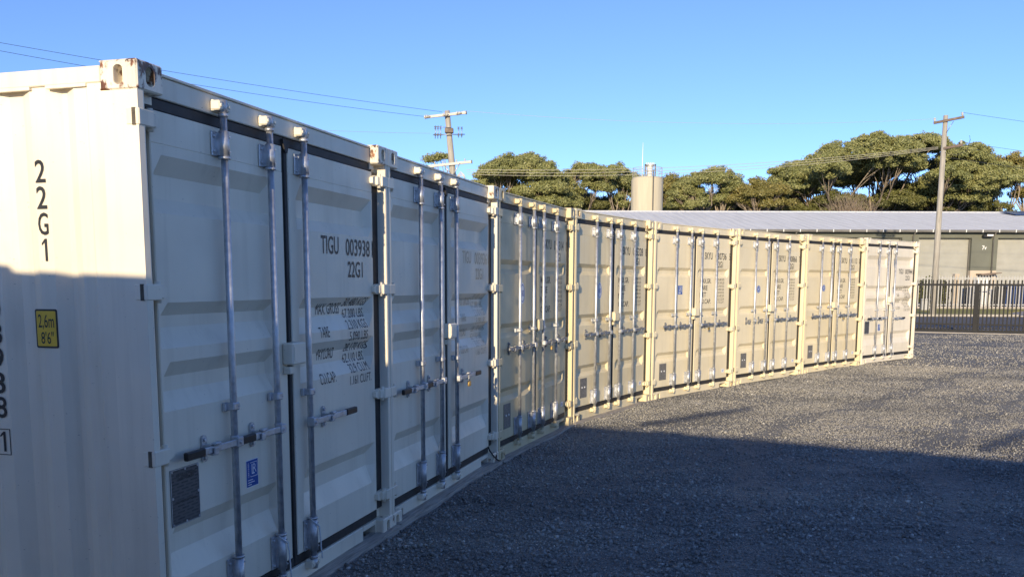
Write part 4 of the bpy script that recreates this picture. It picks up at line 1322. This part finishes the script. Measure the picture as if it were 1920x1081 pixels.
def pole_far():
    root = empty('power_pole', (-26.0, 26.5, GZ))
    tag(root, 'timber power pole left of the picture that carries the left wires', 'power pole', 'power poles along the road')
    MB().tube([(0, 0, -0.1), (0, 0, 10.9)], [0.19, 0.13], 12).build('pole', M['pole_wood'], root)
    MB().box(-0.9, 0.9, -0.25, -0.15, 10.35, 10.47).build('cross_arm', M['arm_pale'], root)
pole_far()

def wire(a, b, sag, r, mat, label):
    a, b = Vector(a), Vector(b)
    pts = []
    for k in range(25):
        t = k / 24
        p = a.lerp(b, t); p.z -= sag * 4 * t * (1 - t)
        pts.append(p)
    o = MB().tube(pts, r, 5, cap=False).build('power_line', mat)
    tag(o, label, 'wire', 'overhead power lines')
lw = ['lowest', 'middle', 'highest']
wire((-4.15, 42.8, 9.50), (-25.4, 26.3, 10.35), 0.35, 0.008, M['wire_dark'], 'lower dark overhead wire running up left from the left power pole')
wire((-3.35, 42.8, 9.72), (-26.6, 26.3, 10.65), 0.25, 0.008, M['wire_dark'], 'upper dark overhead wire running up left from the left power pole')
for k in range(3):
    wire((-2.2 + 0.02 * k, 42.7, 7.05 - k * 0.11), (21.55, 45.7, 8.62 - k * 0.05), 0.38 + 0.06 * k, 0.010, M['wire_pale'],
         '%s of the three pale cables slung between the two power poles' % ['upper', 'middle', 'lower'][k])
wire((21.4, 45.7, 10.0), (-2.4, 42.8, 9.78), 0.4, 0.006, M['wire_pale'], 'thin high wire between the left pole top and the right pole top')
wire((22.55, 45.6, 10.30), (62, 58, 9.8), 0.5, 0.008, M['wire_dark'], 'upper thin wire leaving the right power pole to the right')
wire((22.55, 45.6, 8.85), (62, 56, 7.6), 0.5, 0.008, M['wire_dark'], 'middle thin wire leaving the right power pole to the right')
wire((22.05, 45.7, 8.1), (60, 52, 5.6), 0.4, 0.014, M['wire_dark'], 'thick dark service cable sloping down right from the right power pole')
wire((-3.9, 42.9, 8.75), (-27, 24, 8.2), 0.6, 0.006, M['wire_pale'], 'faint low wire left of the left power pole')

# ------------------------------------------------------------------ grey industrial building
def building():
    Yw, Yr = 65.0, 80.0
    z0 = GZ + 0.05
    x0, x1 = 4.0, 70.0
    eave, ridge = 5.62, 8.12
    root = empty('industrial_building', (0, 0, 0))
    tag(root, 'long low olive grey industrial building with pale metal roof and roller doors', 'building')
    doors = [(16.2, 20.1), (21.1, 25.2), (26.2, 28.45), (29.65, 33.54), (35.44, 39.4), (41.3, 45.2)]
    dt = 5.08
    m = MB()
    xs = x0
    for a, b in doors:
        m.box(xs, a, Yw, Yw + 0.45, 2.735, eave - 0.12)
        m.box(a, b, Yw, Yw + 0.45, dt, eave - 0.12)
        xs = b
    m.box(xs, x1, Yw, Yw + 0.45, 2.735, eave - 0.12)
    m.box(x0, x0 + 0.3, Yw + 0.45, Yr + 14.7, z0, eave)
    m.box(x1 - 0.3, x1, Yw + 0.45, Yr + 14.7, z0, eave)
    m.box(x0, x1, Yr + 14.7, Yr + 15, z0, eave)
    m.build('wall', M['wall_green'], root)
    m = MB(); xs = x0
    for a, b in doors:
        m.box(xs, a, Yw - 0.03, Yw + 0.45, z0, 2.732); xs = b
    m.box(xs, x1, Yw - 0.03, Yw + 0.45, z0, 2.732)
    m.build('base_wall', M['wall_cream'], root)
    for a, b in doors:
        n = int((dt - z0) / 0.085)
        vs = []
        for k in range(n + 1):
            z = z0 + (dt - z0) * k / n
            vs += [(a, Yw + 0.42, z), (b, Yw + 0.42, z), (a, Yw + 0.375, z + 0.04), (b, Yw + 0.375, z + 0.04)] if k < n else [(a, Yw + 0.42, z), (b, Yw + 0.42, z)]
        fs = [(2 * k, 2 * k + 1, 2 * k + 3, 2 * k + 2) for k in range(len(vs) // 2 - 1)]
        d = MB().add(vs, fs).build('roller_door', M['door_grey'], root)
        MB().box(a, a + 0.06, Yw + 0.25, Yw + 0.36, z0, dt).build('guide_rail', M['gutter'], d)
        MB().box(b - 0.06, b, Yw + 0.25, Yw + 0.36, z0, dt).build('guide_rail', M['gutter'], d)
        MB().box(a + 0.06, b - 0.06, Yw + 0.30, Yw + 0.36, z0, z0 + 0.1).build('bottom_rail', M['gutter'], d)
    sl = (ridge - eave) / (Yr - Yw + 0.4)
    rf = MB()
    rf.add([(x0 - 0.3, Yw - 0.4, eave), (x1 + 0.3, Yw - 0.4, eave), (x1 + 0.3, Yr, ridge), (x0 - 0.3, Yr, ridge),
            (x0 - 0.3, Yr + 15.4, eave), (x1 + 0.3, Yr + 15.4, eave),
            (x0 - 0.3, Yw - 0.4, eave - 0.05), (x1 + 0.3, Yw - 0.4, eave - 0.05), (x1 + 0.3, Yr, ridge - 0.05), (x0 - 0.3, Yr, ridge - 0.05)],
           [(0, 1, 2, 3), (3, 2, 5, 4), (6, 9, 8, 7), (0, 6, 7, 1), (0, 3, 9, 6), (1, 7, 8, 2)])
    r = rf.build('roof', M['roof_metal'], root)
    rib = MB().add([(-0.03, Yw - 0.4, eave + 0.002), (0.03, Yw - 0.4, eave + 0.002), (0.015, Yw - 0.4, eave + 0.022), (-0.015, Yw - 0.4, eave + 0.022),
                    (-0.03, Yr - 0.2, ridge - 0.2 * sl + 0.002), (0.03, Yr - 0.2, ridge - 0.2 * sl + 0.002), (0.015, Yr - 0.2, ridge - 0.2 * sl + 0.022), (-0.015, Yr - 0.2, ridge - 0.2 * sl + 0.022)],
                   [(0, 1, 2, 3), (4, 7, 6, 5), (0, 4, 5, 1), (1, 5, 6, 2), (2, 6, 7, 3), (3, 7, 4, 0)]).mesh('roof_rib', M['roof_metal'])
    k = 0
    while x0 + k * 0.76 < x1:
        o = obj('roof_rib', rib, r); o.location = (x0 + k * 0.76, 0, 0); k += 1
    MB().prism([(Yr - 0.25, ridge + 0.0), (Yr, ridge + 0.07), (Yr + 0.25, ridge + 0.0), (Yr + 0.25, ridge - 0.06), (Yr - 0.25, ridge - 0.06)], 'x', x0 - 0.32, x1 + 0.32).build('ridge_cap', M['roof_metal'], r)
    g = MB().box(x0 - 0.3, x1 + 0.3, Yw - 0.56, Yw - 0.41, eave - 0.16, eave + 0.01, 0.01).build('gutter', M['gutter'], root)
    cl = MB().box(-0.03, 0.03, Yw - 0.575, Yw - 0.40, eave - 0.165, eave + 0.025).mesh('gutter_bracket', M['roof_metal'])
    for k in range(55):
        o = obj('gutter_bracket', cl, g); o.location = (x0 + 1.2 * k, 0, 0)
    for x in (20.6, 29.2, 35.05, 40.4):
        MB().tube([(x, Yw - 0.10, 0.15), (x, Yw - 0.10, 5.2), (x, Yw - 0.42, 5.46)], 0.05, 8).build('downpipe', M['gutter'], root)
    l = MB(); l.box(34.18, 34.85, Yw - 0.42, Yw - 0.12, 5.12, 5.30, 0.02); l.box(34.45, 34.6, Yw - 0.2, Yw, 5.15, 5.25)
    l.build('flood_light', M['bin_dark'], root)
    MB().box(34.4, 34.85, Yw - 0.43, Yw - 0.40, 5.2, 5.32).build('lamp_lens', M['white'], root)
    v, f = text_raw('7v', 0.02)
    m = MB().add([(34.30 + p[0] * 0.34, Yw - 0.012, 4.24 + p[1] * 0.30) for p in v], f)
    m.build('marking', M['white'], root, fix=False)
    # small awning over a side door
    m = MB()
    pr = [(33.98, 2.40), (34.45, 2.38), (35.0, 2.46), (35.45, 2.52), (35.5, 2.58), (35.0, 2.56), (34.5, 2.50), (33.95, 2.50)]
    m.prism(pr, 'y', Yw - 0.75, Yw - 0.031)
    m.build('awning', M['arm_wood'], root)
    MB().box(34.1, 35.0, Yw - 0.05, Yw - 0.0305, z0, 2.25).build('side_door', M['white'], root)
    s = MB()
    for k in range(5):
        xx = 43.0 + k * 1.15
        yy0, yy1 = Yr - 3.6, Yr - 0.9
        za = eave + (yy0 - Yw + 0.4) * sl + 0.14; zb_ = eave + (yy1 - Yw + 0.4) * sl + 0.18
        s = MB(); s.add([(xx, yy0, za), (xx + 1.1, yy0, za), (xx + 1.1, yy1, zb_), (xx, yy1, zb_), (xx, yy0, za - 0.05), (xx + 1.1, yy0, za - 0.05), (xx + 1.1, yy1, zb_ - 0.05), (xx, yy1, zb_ - 0.05)],
                        [(0, 1, 2, 3), (4, 7, 6, 5), (0, 4, 5, 1), (1, 5, 6, 2), (2, 6, 7, 3), (3, 7, 4, 0)])
        s.build('solar_panel', M['solar'], root)
building()

# things along the palisade
def bin_(x, y, mat, label, h=1.05, w=0.56):
    z = GZ + 0.052
    root = empty('wheelie_bin', (x, y, z))
    tag(root, label, 'bin', 'bins behind the palisade fence')
    m = MB(); a, b = w * 0.40, w * 0.5
    m.add([(-a, -a, 0.08), (a, -a, 0.08), (a, a, 0.08), (-a, a, 0.08), (-b, -b, h - 0.1), (b, -b, h - 0.1), (b, b, h - 0.1), (-b, b, h - 0.1)],
          [(3, 2, 1, 0), (0, 1, 5, 4), (1, 2, 6, 5), (2, 3, 7, 6), (3, 0, 4, 7), (4, 5, 6, 7)])
    m.build('bin_body', mat, root)
    MB().box(-b - 0.02, b + 0.02, -b - 0.03, b + 0.05, h - 0.098, h - 0.03, 0.015).build('lid', mat, root)
    for s in (-1, 1):
        MB().tube([(s * a, a, 0.1), (s * (a + 0.06), a, 0.1)], 0.1, 12).build('wheel', M['bin_dark'], root)
    MB().tube([(-b, b + 0.08, h - 0.12), (b, b + 0.08, h - 0.12)], 0.016, 6).build('handle', M['bin_dark'], root)
px2x = lambda px, Y: (px - 960) / 1647 * Y
bin_(px2x(1868, 61), 61, M['bin_dark'], 'black wheelie bin behind the white palisade fence, nearest the cream wall', 1.5, 0.62)
bin_(px2x(1880, 61), 61.0, M['bin_blue'], 'blue wheelie bin just right of the black bin behind the palisade', 1.62, 0.62)
bin_(px2x(1899, 61), 61, M['bin_blue'], 'larger blue bin, second from the right edge behind the palisade', 1.6, 0.75)
bin_(px2x(1917, 61), 61, M['bin_blue'], 'larger blue bin at the right edge behind the palisade', 1.65, 0.75)
def cabinet(x, y, w, h, mat, label):
    z = GZ + 0.052
    root = empty('storage_cabinet', (x, y, z)); tag(root, label, 'cabinet')
    MB().box(-w / 2, w / 2, -0.3, 0.3, 0.08, h, 0.02).build('cabinet_body', mat, root)
    for s in (-1, 1):
        MB().box(s * w / 4 - w / 4 + 0.03, s * w / 4 + w / 4 - 0.03, -0.325, -0.301, 0.14, h - 0.08, 0.008).build('cabinet_door', mat, root)
    MB().box(-w / 2 + 0.04, w / 2 - 0.04, -0.28, 0.28, 0.0, 0.08).build('plinth', M['bin_dark'], root)
cabinet(px2x(1832, 62), 62, 0.9, 2.1, M['white'], 'white cabinet behind the palisade fence below the awning')
cabinet(px2x(1847, 62.5), 62.5, 0.6, 1.3, M['white'], 'short white cabinet behind the palisade beside the taller one')
root = empty('service_pillar', (24.9, 53.3, GZ + 0.1)); tag(root, 'small grey service pillar standing on the dry grass verge', 'pillar')
MB().box(-0.22, 0.22, -0.15, 0.15, 0, 0.62, 0.03).build('pillar_body', M['palisade'], root)
MB().box(-0.25, 0.25, -0.18, 0.18, 0.60, 0.70, 0.03).build('pillar_cap', M['palisade'], root)

# ------------------------------------------------------------------ silo
def silo():
    x, y = px2x(1207, 92), 92.0
    root = empty('silo', (x, y, 0)); tag(root, 'pale cylindrical concrete silo with rooftop plant and antenna behind the building', 'silo')
    r = 1.62; zt = 12.45
    n = 40
    prof = [(r, 0), (r, zt - 0.25), (r - 0.12, zt), (0.3, zt + 0.12)]
    vs = []; fs = []
    for rr, z in prof:
        for k in range(n):
            w = 2 * math.pi * k / n; vs.append((rr * math.cos(w), rr * math.sin(w), z))
    for a in range(len(prof) - 1):
        for k in range(n): fs.append((a * n + k, a * n + (k + 1) % n, (a + 1) * n + (k + 1) % n, (a + 1) * n + k))
    fs.append(tuple(range((len(prof) - 1) * n, len(prof) * n)))
    m = MB().add(vs, fs, True); m.build('silo_shell', M['silo'], root)
    MB().tube([(0.35, -r - 0.06, 0), (0.35, -r - 0.06, zt + 0.6)], 0.06, 8).build('pipe', M['gutter'], root)
    m = MB(); m.tube([(0.15, -0.5, zt), (0.15, -0.5, zt + 1.05)], 0.28, 14); m.tube([(0.15, -0.5, zt + 1.05), (0.15, -0.5, zt + 1.25)], 0.42, 14)
    for k in range(5): m.tube([(-0.2 + 0.18 * k, -0.75, zt + 1.25), (-0.2 + 0.18 * k, -0.75, zt + 1.42)], 0.05, 6)
    m.build('filter_unit', M['white'], root)
    m = MB(); m.box(-0.42, -0.3, -0.9, -0.8, zt, zt + 1.25); m.box(0.6, 0.72, -0.9, -0.8, zt, zt + 1.25)
    m.box(-0.42, 0.72, -0.9, -0.8, zt + 1.1, zt + 1.2); m.box(-0.42, 0.72, -0.9, -0.8, zt + 0.55, zt + 0.62)
    m.build('frame', M['gutter'], root)
    m = MB()
    for k in range(14):
        w = 2 * math.pi * k / 14
        m.tube([(1.5 * math.cos(w), 1.5 * math.sin(w), zt - 0.1), (1.5 * math.cos(w), 1.5 * math.sin(w), zt + 0.95)], 0.022, 6)
    for z in (zt + 0.5, zt + 0.95):
        m.tube([(1.5 * math.cos(2 * math.pi * k / 28), 1.5 * math.sin(2 * math.pi * k / 28), z) for k in range(29)], 0.022, 6, cap=False)
    m.build('railing', M['palisade'], root)
    MB().tube([(-0.62, -0.6, zt), (-0.62, -0.6, zt + 1.6), (-0.60, -0.6, zt + 3.4)], [0.05, 0.04, 0.018], 8).build('antenna', M['white'], root)
silo()

# ------------------------------------------------------------------ trees
def leaves_mesh(P, Nn, size, rng, name, mat):
    """many leaf-sprig quads; P centres, Nn rough outward normals"""
    n = len(P)
    d = rng.normal(0, 1, (n, 3)) * 0.62 + Nn * 0.95 + np.array([-0.1, -0.35, 0.15])
    d /= np.linalg.norm(d, axis=1)[:, None]
    t = rng.normal(0, 1, (n, 3)); t[:, 2] -= 0.5
    t -= d * (t * d).sum(1)[:, None]; t /= np.linalg.norm(t, axis=1)[:, None] + 1e-9
    b = np.cross(d, t)
    l = size * rng.uniform(0.6, 1.35, n)[:, None]; w = l * rng.uniform(0.28, 0.5, n)[:, None]
    vv = np.stack([P - t * l, P + b * w - t * l * 0.1, P + t * l, P - b * w - t * l * 0.1], 1).reshape(-1, 3)
    me = bpy.data.meshes.new(name)
    ff = np.arange(4 * n, dtype=np.int32)
    me.vertices.add(4 * n); me.vertices.foreach_set('co', vv.ravel())
    me.loops.add(4 * n); me.loops.foreach_set('vertex_index', ff)
    me.polygons.add(n); me.polygons.foreach_set('loop_start', np.arange(0, 4 * n, 4, dtype=np.int32))
    me.update(calc_edges=True)
    me.materials.append(mat)
    return me

def tree(label, X, Y, pads, fork, mat, seed, dens=1.0, size=0.125, trunk_r=0.35, trunks=None, twigs=True, name='eucalyptus_tree'):
    """pads: (x, y, z, rx, rz) foliage clumps relative to X,Y"""
    rng = np.random.default_rng(seed)
    root = empty(name, (X, Y, 0)); tag(root, label, 'tree', 'trees behind the grey building')
    Ps, Ns = [], []
    m = MB()
    trunks = trunks or [(0, 0)]
    tops = []
    for (tx, ty) in trunks:
        p1 = Vector((tx + rng.uniform(-.3, .3), ty, fork * 0.55)); p2 = Vector((tx * 1.2 + rng.uniform(-.4, .4), ty, fork))
        m.tube([(tx, ty, -0.2), p1, p2], [trunk_r, trunk_r * 0.8, trunk_r * 0.62], 9)
        tops.append(p2)
    for (x, y, z, rx, rz) in pads:
        # clump split into sub-clumps for an uneven outline
        ns = max(6, int(rx * rx * 5.5))
        for k in range(ns):
            a = rng.uniform(0, 2 * np.pi); q = math.sqrt(rng.random()) * rx
            hz = math.sqrt(max(0, 1 - (q / rx) ** 2)) * rz
            cx, cy = x + q * math.cos(a), y + q * math.sin(a)
            cz = z + hz * rng.uniform(0.1, 1.0) - rz * 0.25 * (q / rx)
            r = rng.uniform(0.34, 0.70)
            cnt = int(190 * dens * (r / 0.5) ** 2)
            v = rng.normal(0, 1, (cnt, 3)); v /= np.linalg.norm(v, axis=1)[:, None]
            rad = rng.random(cnt) ** 0.45 * np.where(rng.random(cnt) < 0.14, rng.uniform(1.0, 1.5, cnt), 1.0)
            pt = v * rad[:, None] * np.array([r * 1.25, r * 1.25, r * 0.72]) + np.array([cx, cy, cz])
            Ps.append(pt); Ns.append(v)
        # limb to the clump
        tp = min(tops, key=lambda t: (t.x - x) ** 2 + (t.y - y) ** 2)
        e = Vector((x, y, z - rz * 0.1))
        mid = tp.lerp(e, 0.5) + Vector((rng.uniform(-.5, .5), rng.uniform(-.4, .4), -0.12 * (e - tp).length + rng.uniform(-.2, .4)))
        lr_ = trunk_r * 0.30
        m.tube([tp - Vector((0, 0, 0.2)), tp.lerp(mid, 0.5) + Vector((rng.uniform(-.15, .15), 0, rng.uniform(-.1, .2))), mid, mid.lerp(e, 0.55) + Vector((rng.uniform(-.2, .2), 0, 0.1)), e], [lr_, lr_ * 0.85, lr_ * 0.65, lr_ * 0.45, lr_ * 0.2], 6)
        for k in range(4 if twigs else 1):
            a = rng.uniform(0, 2 * np.pi); q = rx * rng.uniform(0.4, 0.85)
            e2 = Vector((x + q * math.cos(a), y + q * math.sin(a), z + rz * rng.uniform(0, 0.5)))
            s = mid.lerp(e, rng.uniform(0.1, 0.7))
            m.tube([s, s.lerp(e2, 0.5) + Vector((0, 0, -0.12)), e2], [lr_ * 0.4, lr_ * 0.28, lr_ * 0.1], 5)
    m.build('trunk', M['trunk'], root, fix=False)
    me = leaves_mesh(np.concatenate(Ps), np.concatenate(Ns), size, rng, 'crown', mat)
    obj('crown', me, root)
    return len(me.polygons)

def dome(seed, w, zt, zb_, n, dep=0.7, rmin=0.12, rmax=0.2, flat=0.5, fill=0.5, asym=0.0):
    rmin *= 1.25; rmax *= 1.25; flat *= 1.3; n = int(n * 1.25); fill *= 1.3
    """clumps laid over a dome of width w between zb_ and zt, plus some inside"""
    rng = np.random.default_rng(seed)
    out = []
    for k in range(n):
        t = -0.95 + 1.9 * (k + rng.uniform(0.2, 0.8)) / n
        x = t * w / 2
        y = rng.uniform(-1, 1) * w / 2 * dep * math.sqrt(max(0.05, 1 - t * t))
        top = zb_ + (zt - zb_) * (max(0.0, 1 - (t - asym) ** 2 / (1 + abs(asym)) ** 2) ** 0.55) * (1 - 0.35 * (abs(y) / (w / 2)))
        r = w * rng.uniform(rmin, rmax) * (0.75 + 0.25 * (1 - abs(t)))
        rz = r * flat
        out.append((x, y, top - rz * rng.uniform(0.85, 1.1), r, rz))
    for k in range(int(n * fill)):
        t = rng.uniform(-0.85, 0.85); x = t * w / 2
        y = rng.uniform(-1, 0.6) * w / 2 * dep
        top = zb_ + (zt - zb_) * (max(0.0, 1 - t * t) ** 0.55)
        r = w * rng.uniform(rmin, rmax) * 0.8
        out.append((x, y, zb_ + (top - zb_) * rng.uniform(0.05, 0.62), r, r * flat))
    return out

tot = 0
tot += tree('domed eucalyptus left of the others, above the third container', 0.6, 104, dome(21, 11.6, 16.9, 10.4, 11, fill=0.9), 9.0, M['leaf'], 1, trunks=[(-2, 0), (1.5, 0.5)])
tot += tree('low sparse eucalyptus directly behind the left power pole', -6.6, 107, dome(22, 8.5, 14.6, 10.5, 7, fill=0.6) + [(-2.9, 0, 16.2, 1.0, 0.45), (-3.9, 0, 15.2, 0.7, 0.4), (-1.6, 0, 16.6, 0.9, 0.4)], 9.0, M['leaf'], 2)
tot += tree('eucalyptus with pale forked branches left of the silo', 9.9, 105, dome(23, 9.4, 16.3, 11.5, 10, fill=0.5) + [(2.6, 0, 11.0, 1.3, .7), (-3.4, 0.5, 10.8, 1.4, .7)], 8.6, M['leaf'], 3, trunks=[(-1.6, 0), (1.8, 0)], trunk_r=0.36)
tot += tree('narrow brownish eucalyptus right against the silo', 18.3, 107, dome(24, 4.6, 14.9, 10.2, 6, fill=1.0, rmin=0.2, rmax=0.3), 9.2, M['leaf_brown'], 4)
tot += tree('round topped eucalyptus between silo and the largest tree', 22.9, 104, dome(25, 8.8, 15.6, 10.2, 10, fill=0.8), 8.8, M['leaf'], 5, trunks=[(-0.8, 0), (1.2, 0.3)])
tot += tree('small brownish eucalyptus left of the largest tree', 28.3, 103, dome(26, 6.2, 14.0, 10.0, 8, fill=1.0, rmin=0.16, rmax=0.24), 8.8, M['leaf_brown'], 6)
big = dome(27, 25.5, 20.2, 11.4, 17, rmin=0.075, rmax=0.125, flat=0.46, fill=1.5, asym=0.06) + [(-13.0, 0, 13.2, 1.8, .8), (-11.2, -1, 15.2, 2.0, .9), (-12.0, 1, 11.0, 2.0, 1.0)]
tot += tree('largest eucalyptus with broad spreading crown behind the right power pole', 44.4, 109, big, 9.2, M['leaf'], 7, trunks=[(-6, 0), (0, 0.5), (6, -0.4)], trunk_r=0.45, size=0.14)
tot += tree('eucalyptus with open crown at the right edge', 59.6, 106, dome(28, 9.6, 17.2, 11.8, 9, fill=0.7, rmin=0.13, rmax=0.19), 9.2, M['leaf_brown'], 8, trunks=[(-1.2, 0), (1, 0)])
tot += tree('dark understorey tree behind the domed eucalyptus', 4.5, 113, dome(31, 22, 13.6, 10.0, 17, rmin=0.07, rmax=0.11, fill=0.8), 8.5, M['leaf_dark'], 9, twigs=False)
tot += tree('dark understorey tree filling the gap right of the silo', 26, 113, dome(32, 20, 13.4, 10.0, 17, rmin=0.07, rmax=0.11, fill=0.8), 8.5, M['leaf_dark'], 10, twigs=False)
tot += tree('dark understorey tree below the largest eucalyptus', 47, 116, dome(33, 32, 13.4, 9.8, 20, rmin=0.05, rmax=0.085, fill=0.8), 8.5, M['leaf_dark'], 11, twigs=False)
# bare twiggy bush showing above the roof line
rng = np.random.default_rng(9)
m = MB()
for k in range(260):
    a = rng.normal(0, 0.55)
    l = rng.uniform(1.6, 3.6)
    x = rng.normal(0, 0.9)
    m.tube([(x, rng.uniform(-.8, .8), 8.6), (x + math.sin(a) * l * 0.6, rng.uniform(-.8, .8), 8.6 + math.cos(a) * l * 0.62), (x + math.sin(a) * l * 1.05 + rng.normal(0, .15), rng.uniform(-.8, .8), 8.6 + math.cos(a) * l)], [0.035, 0.022, 0.008], 4)
rt_ = empty('bare_bush', (px2x(1580, 100), 100, 0)); tag(rt_, 'bare twiggy grey bush above the roof line below the largest tree', 'bush')
m.build('twig', M['twig'], rt_, fix=False)
MB().tube([(0, 0, -0.1), (0.1, 0, 5), (0, 0, 8.8)], [0.3, 0.22, 0.12], 8).build('trunk', M['trunk'], rt_)
# shrub behind the palisade, left end
rng = np.random.default_rng(12)
n = 2600
P = rng.normal(0, 1, (n, 3)); P /= np.linalg.norm(P, axis=1)[:, None]
Nn = P.copy()
P = P * (rng.random(n) ** 0.4)[:, None] * np.array([1.35, 0.9, 1.05]) + np.array([0, 0, 1.15])
rt_ = empty('shrub', (px2x(1742, 59.2), 59.4, GZ)); tag(rt_, 'dark green shrub behind the left end of the palisade fence', 'shrub')
obj('foliage', leaves_mesh(P, Nn, 0.12, rng, 'foliage', M['leaf_dark']), rt_)
MB().tube([(0, 0, -0.05), (0.05, 0, 0.5), (0, 0, 1.1)], [0.06, 0.05, 0.03], 7).build('stem', M['trunk'], rt_)
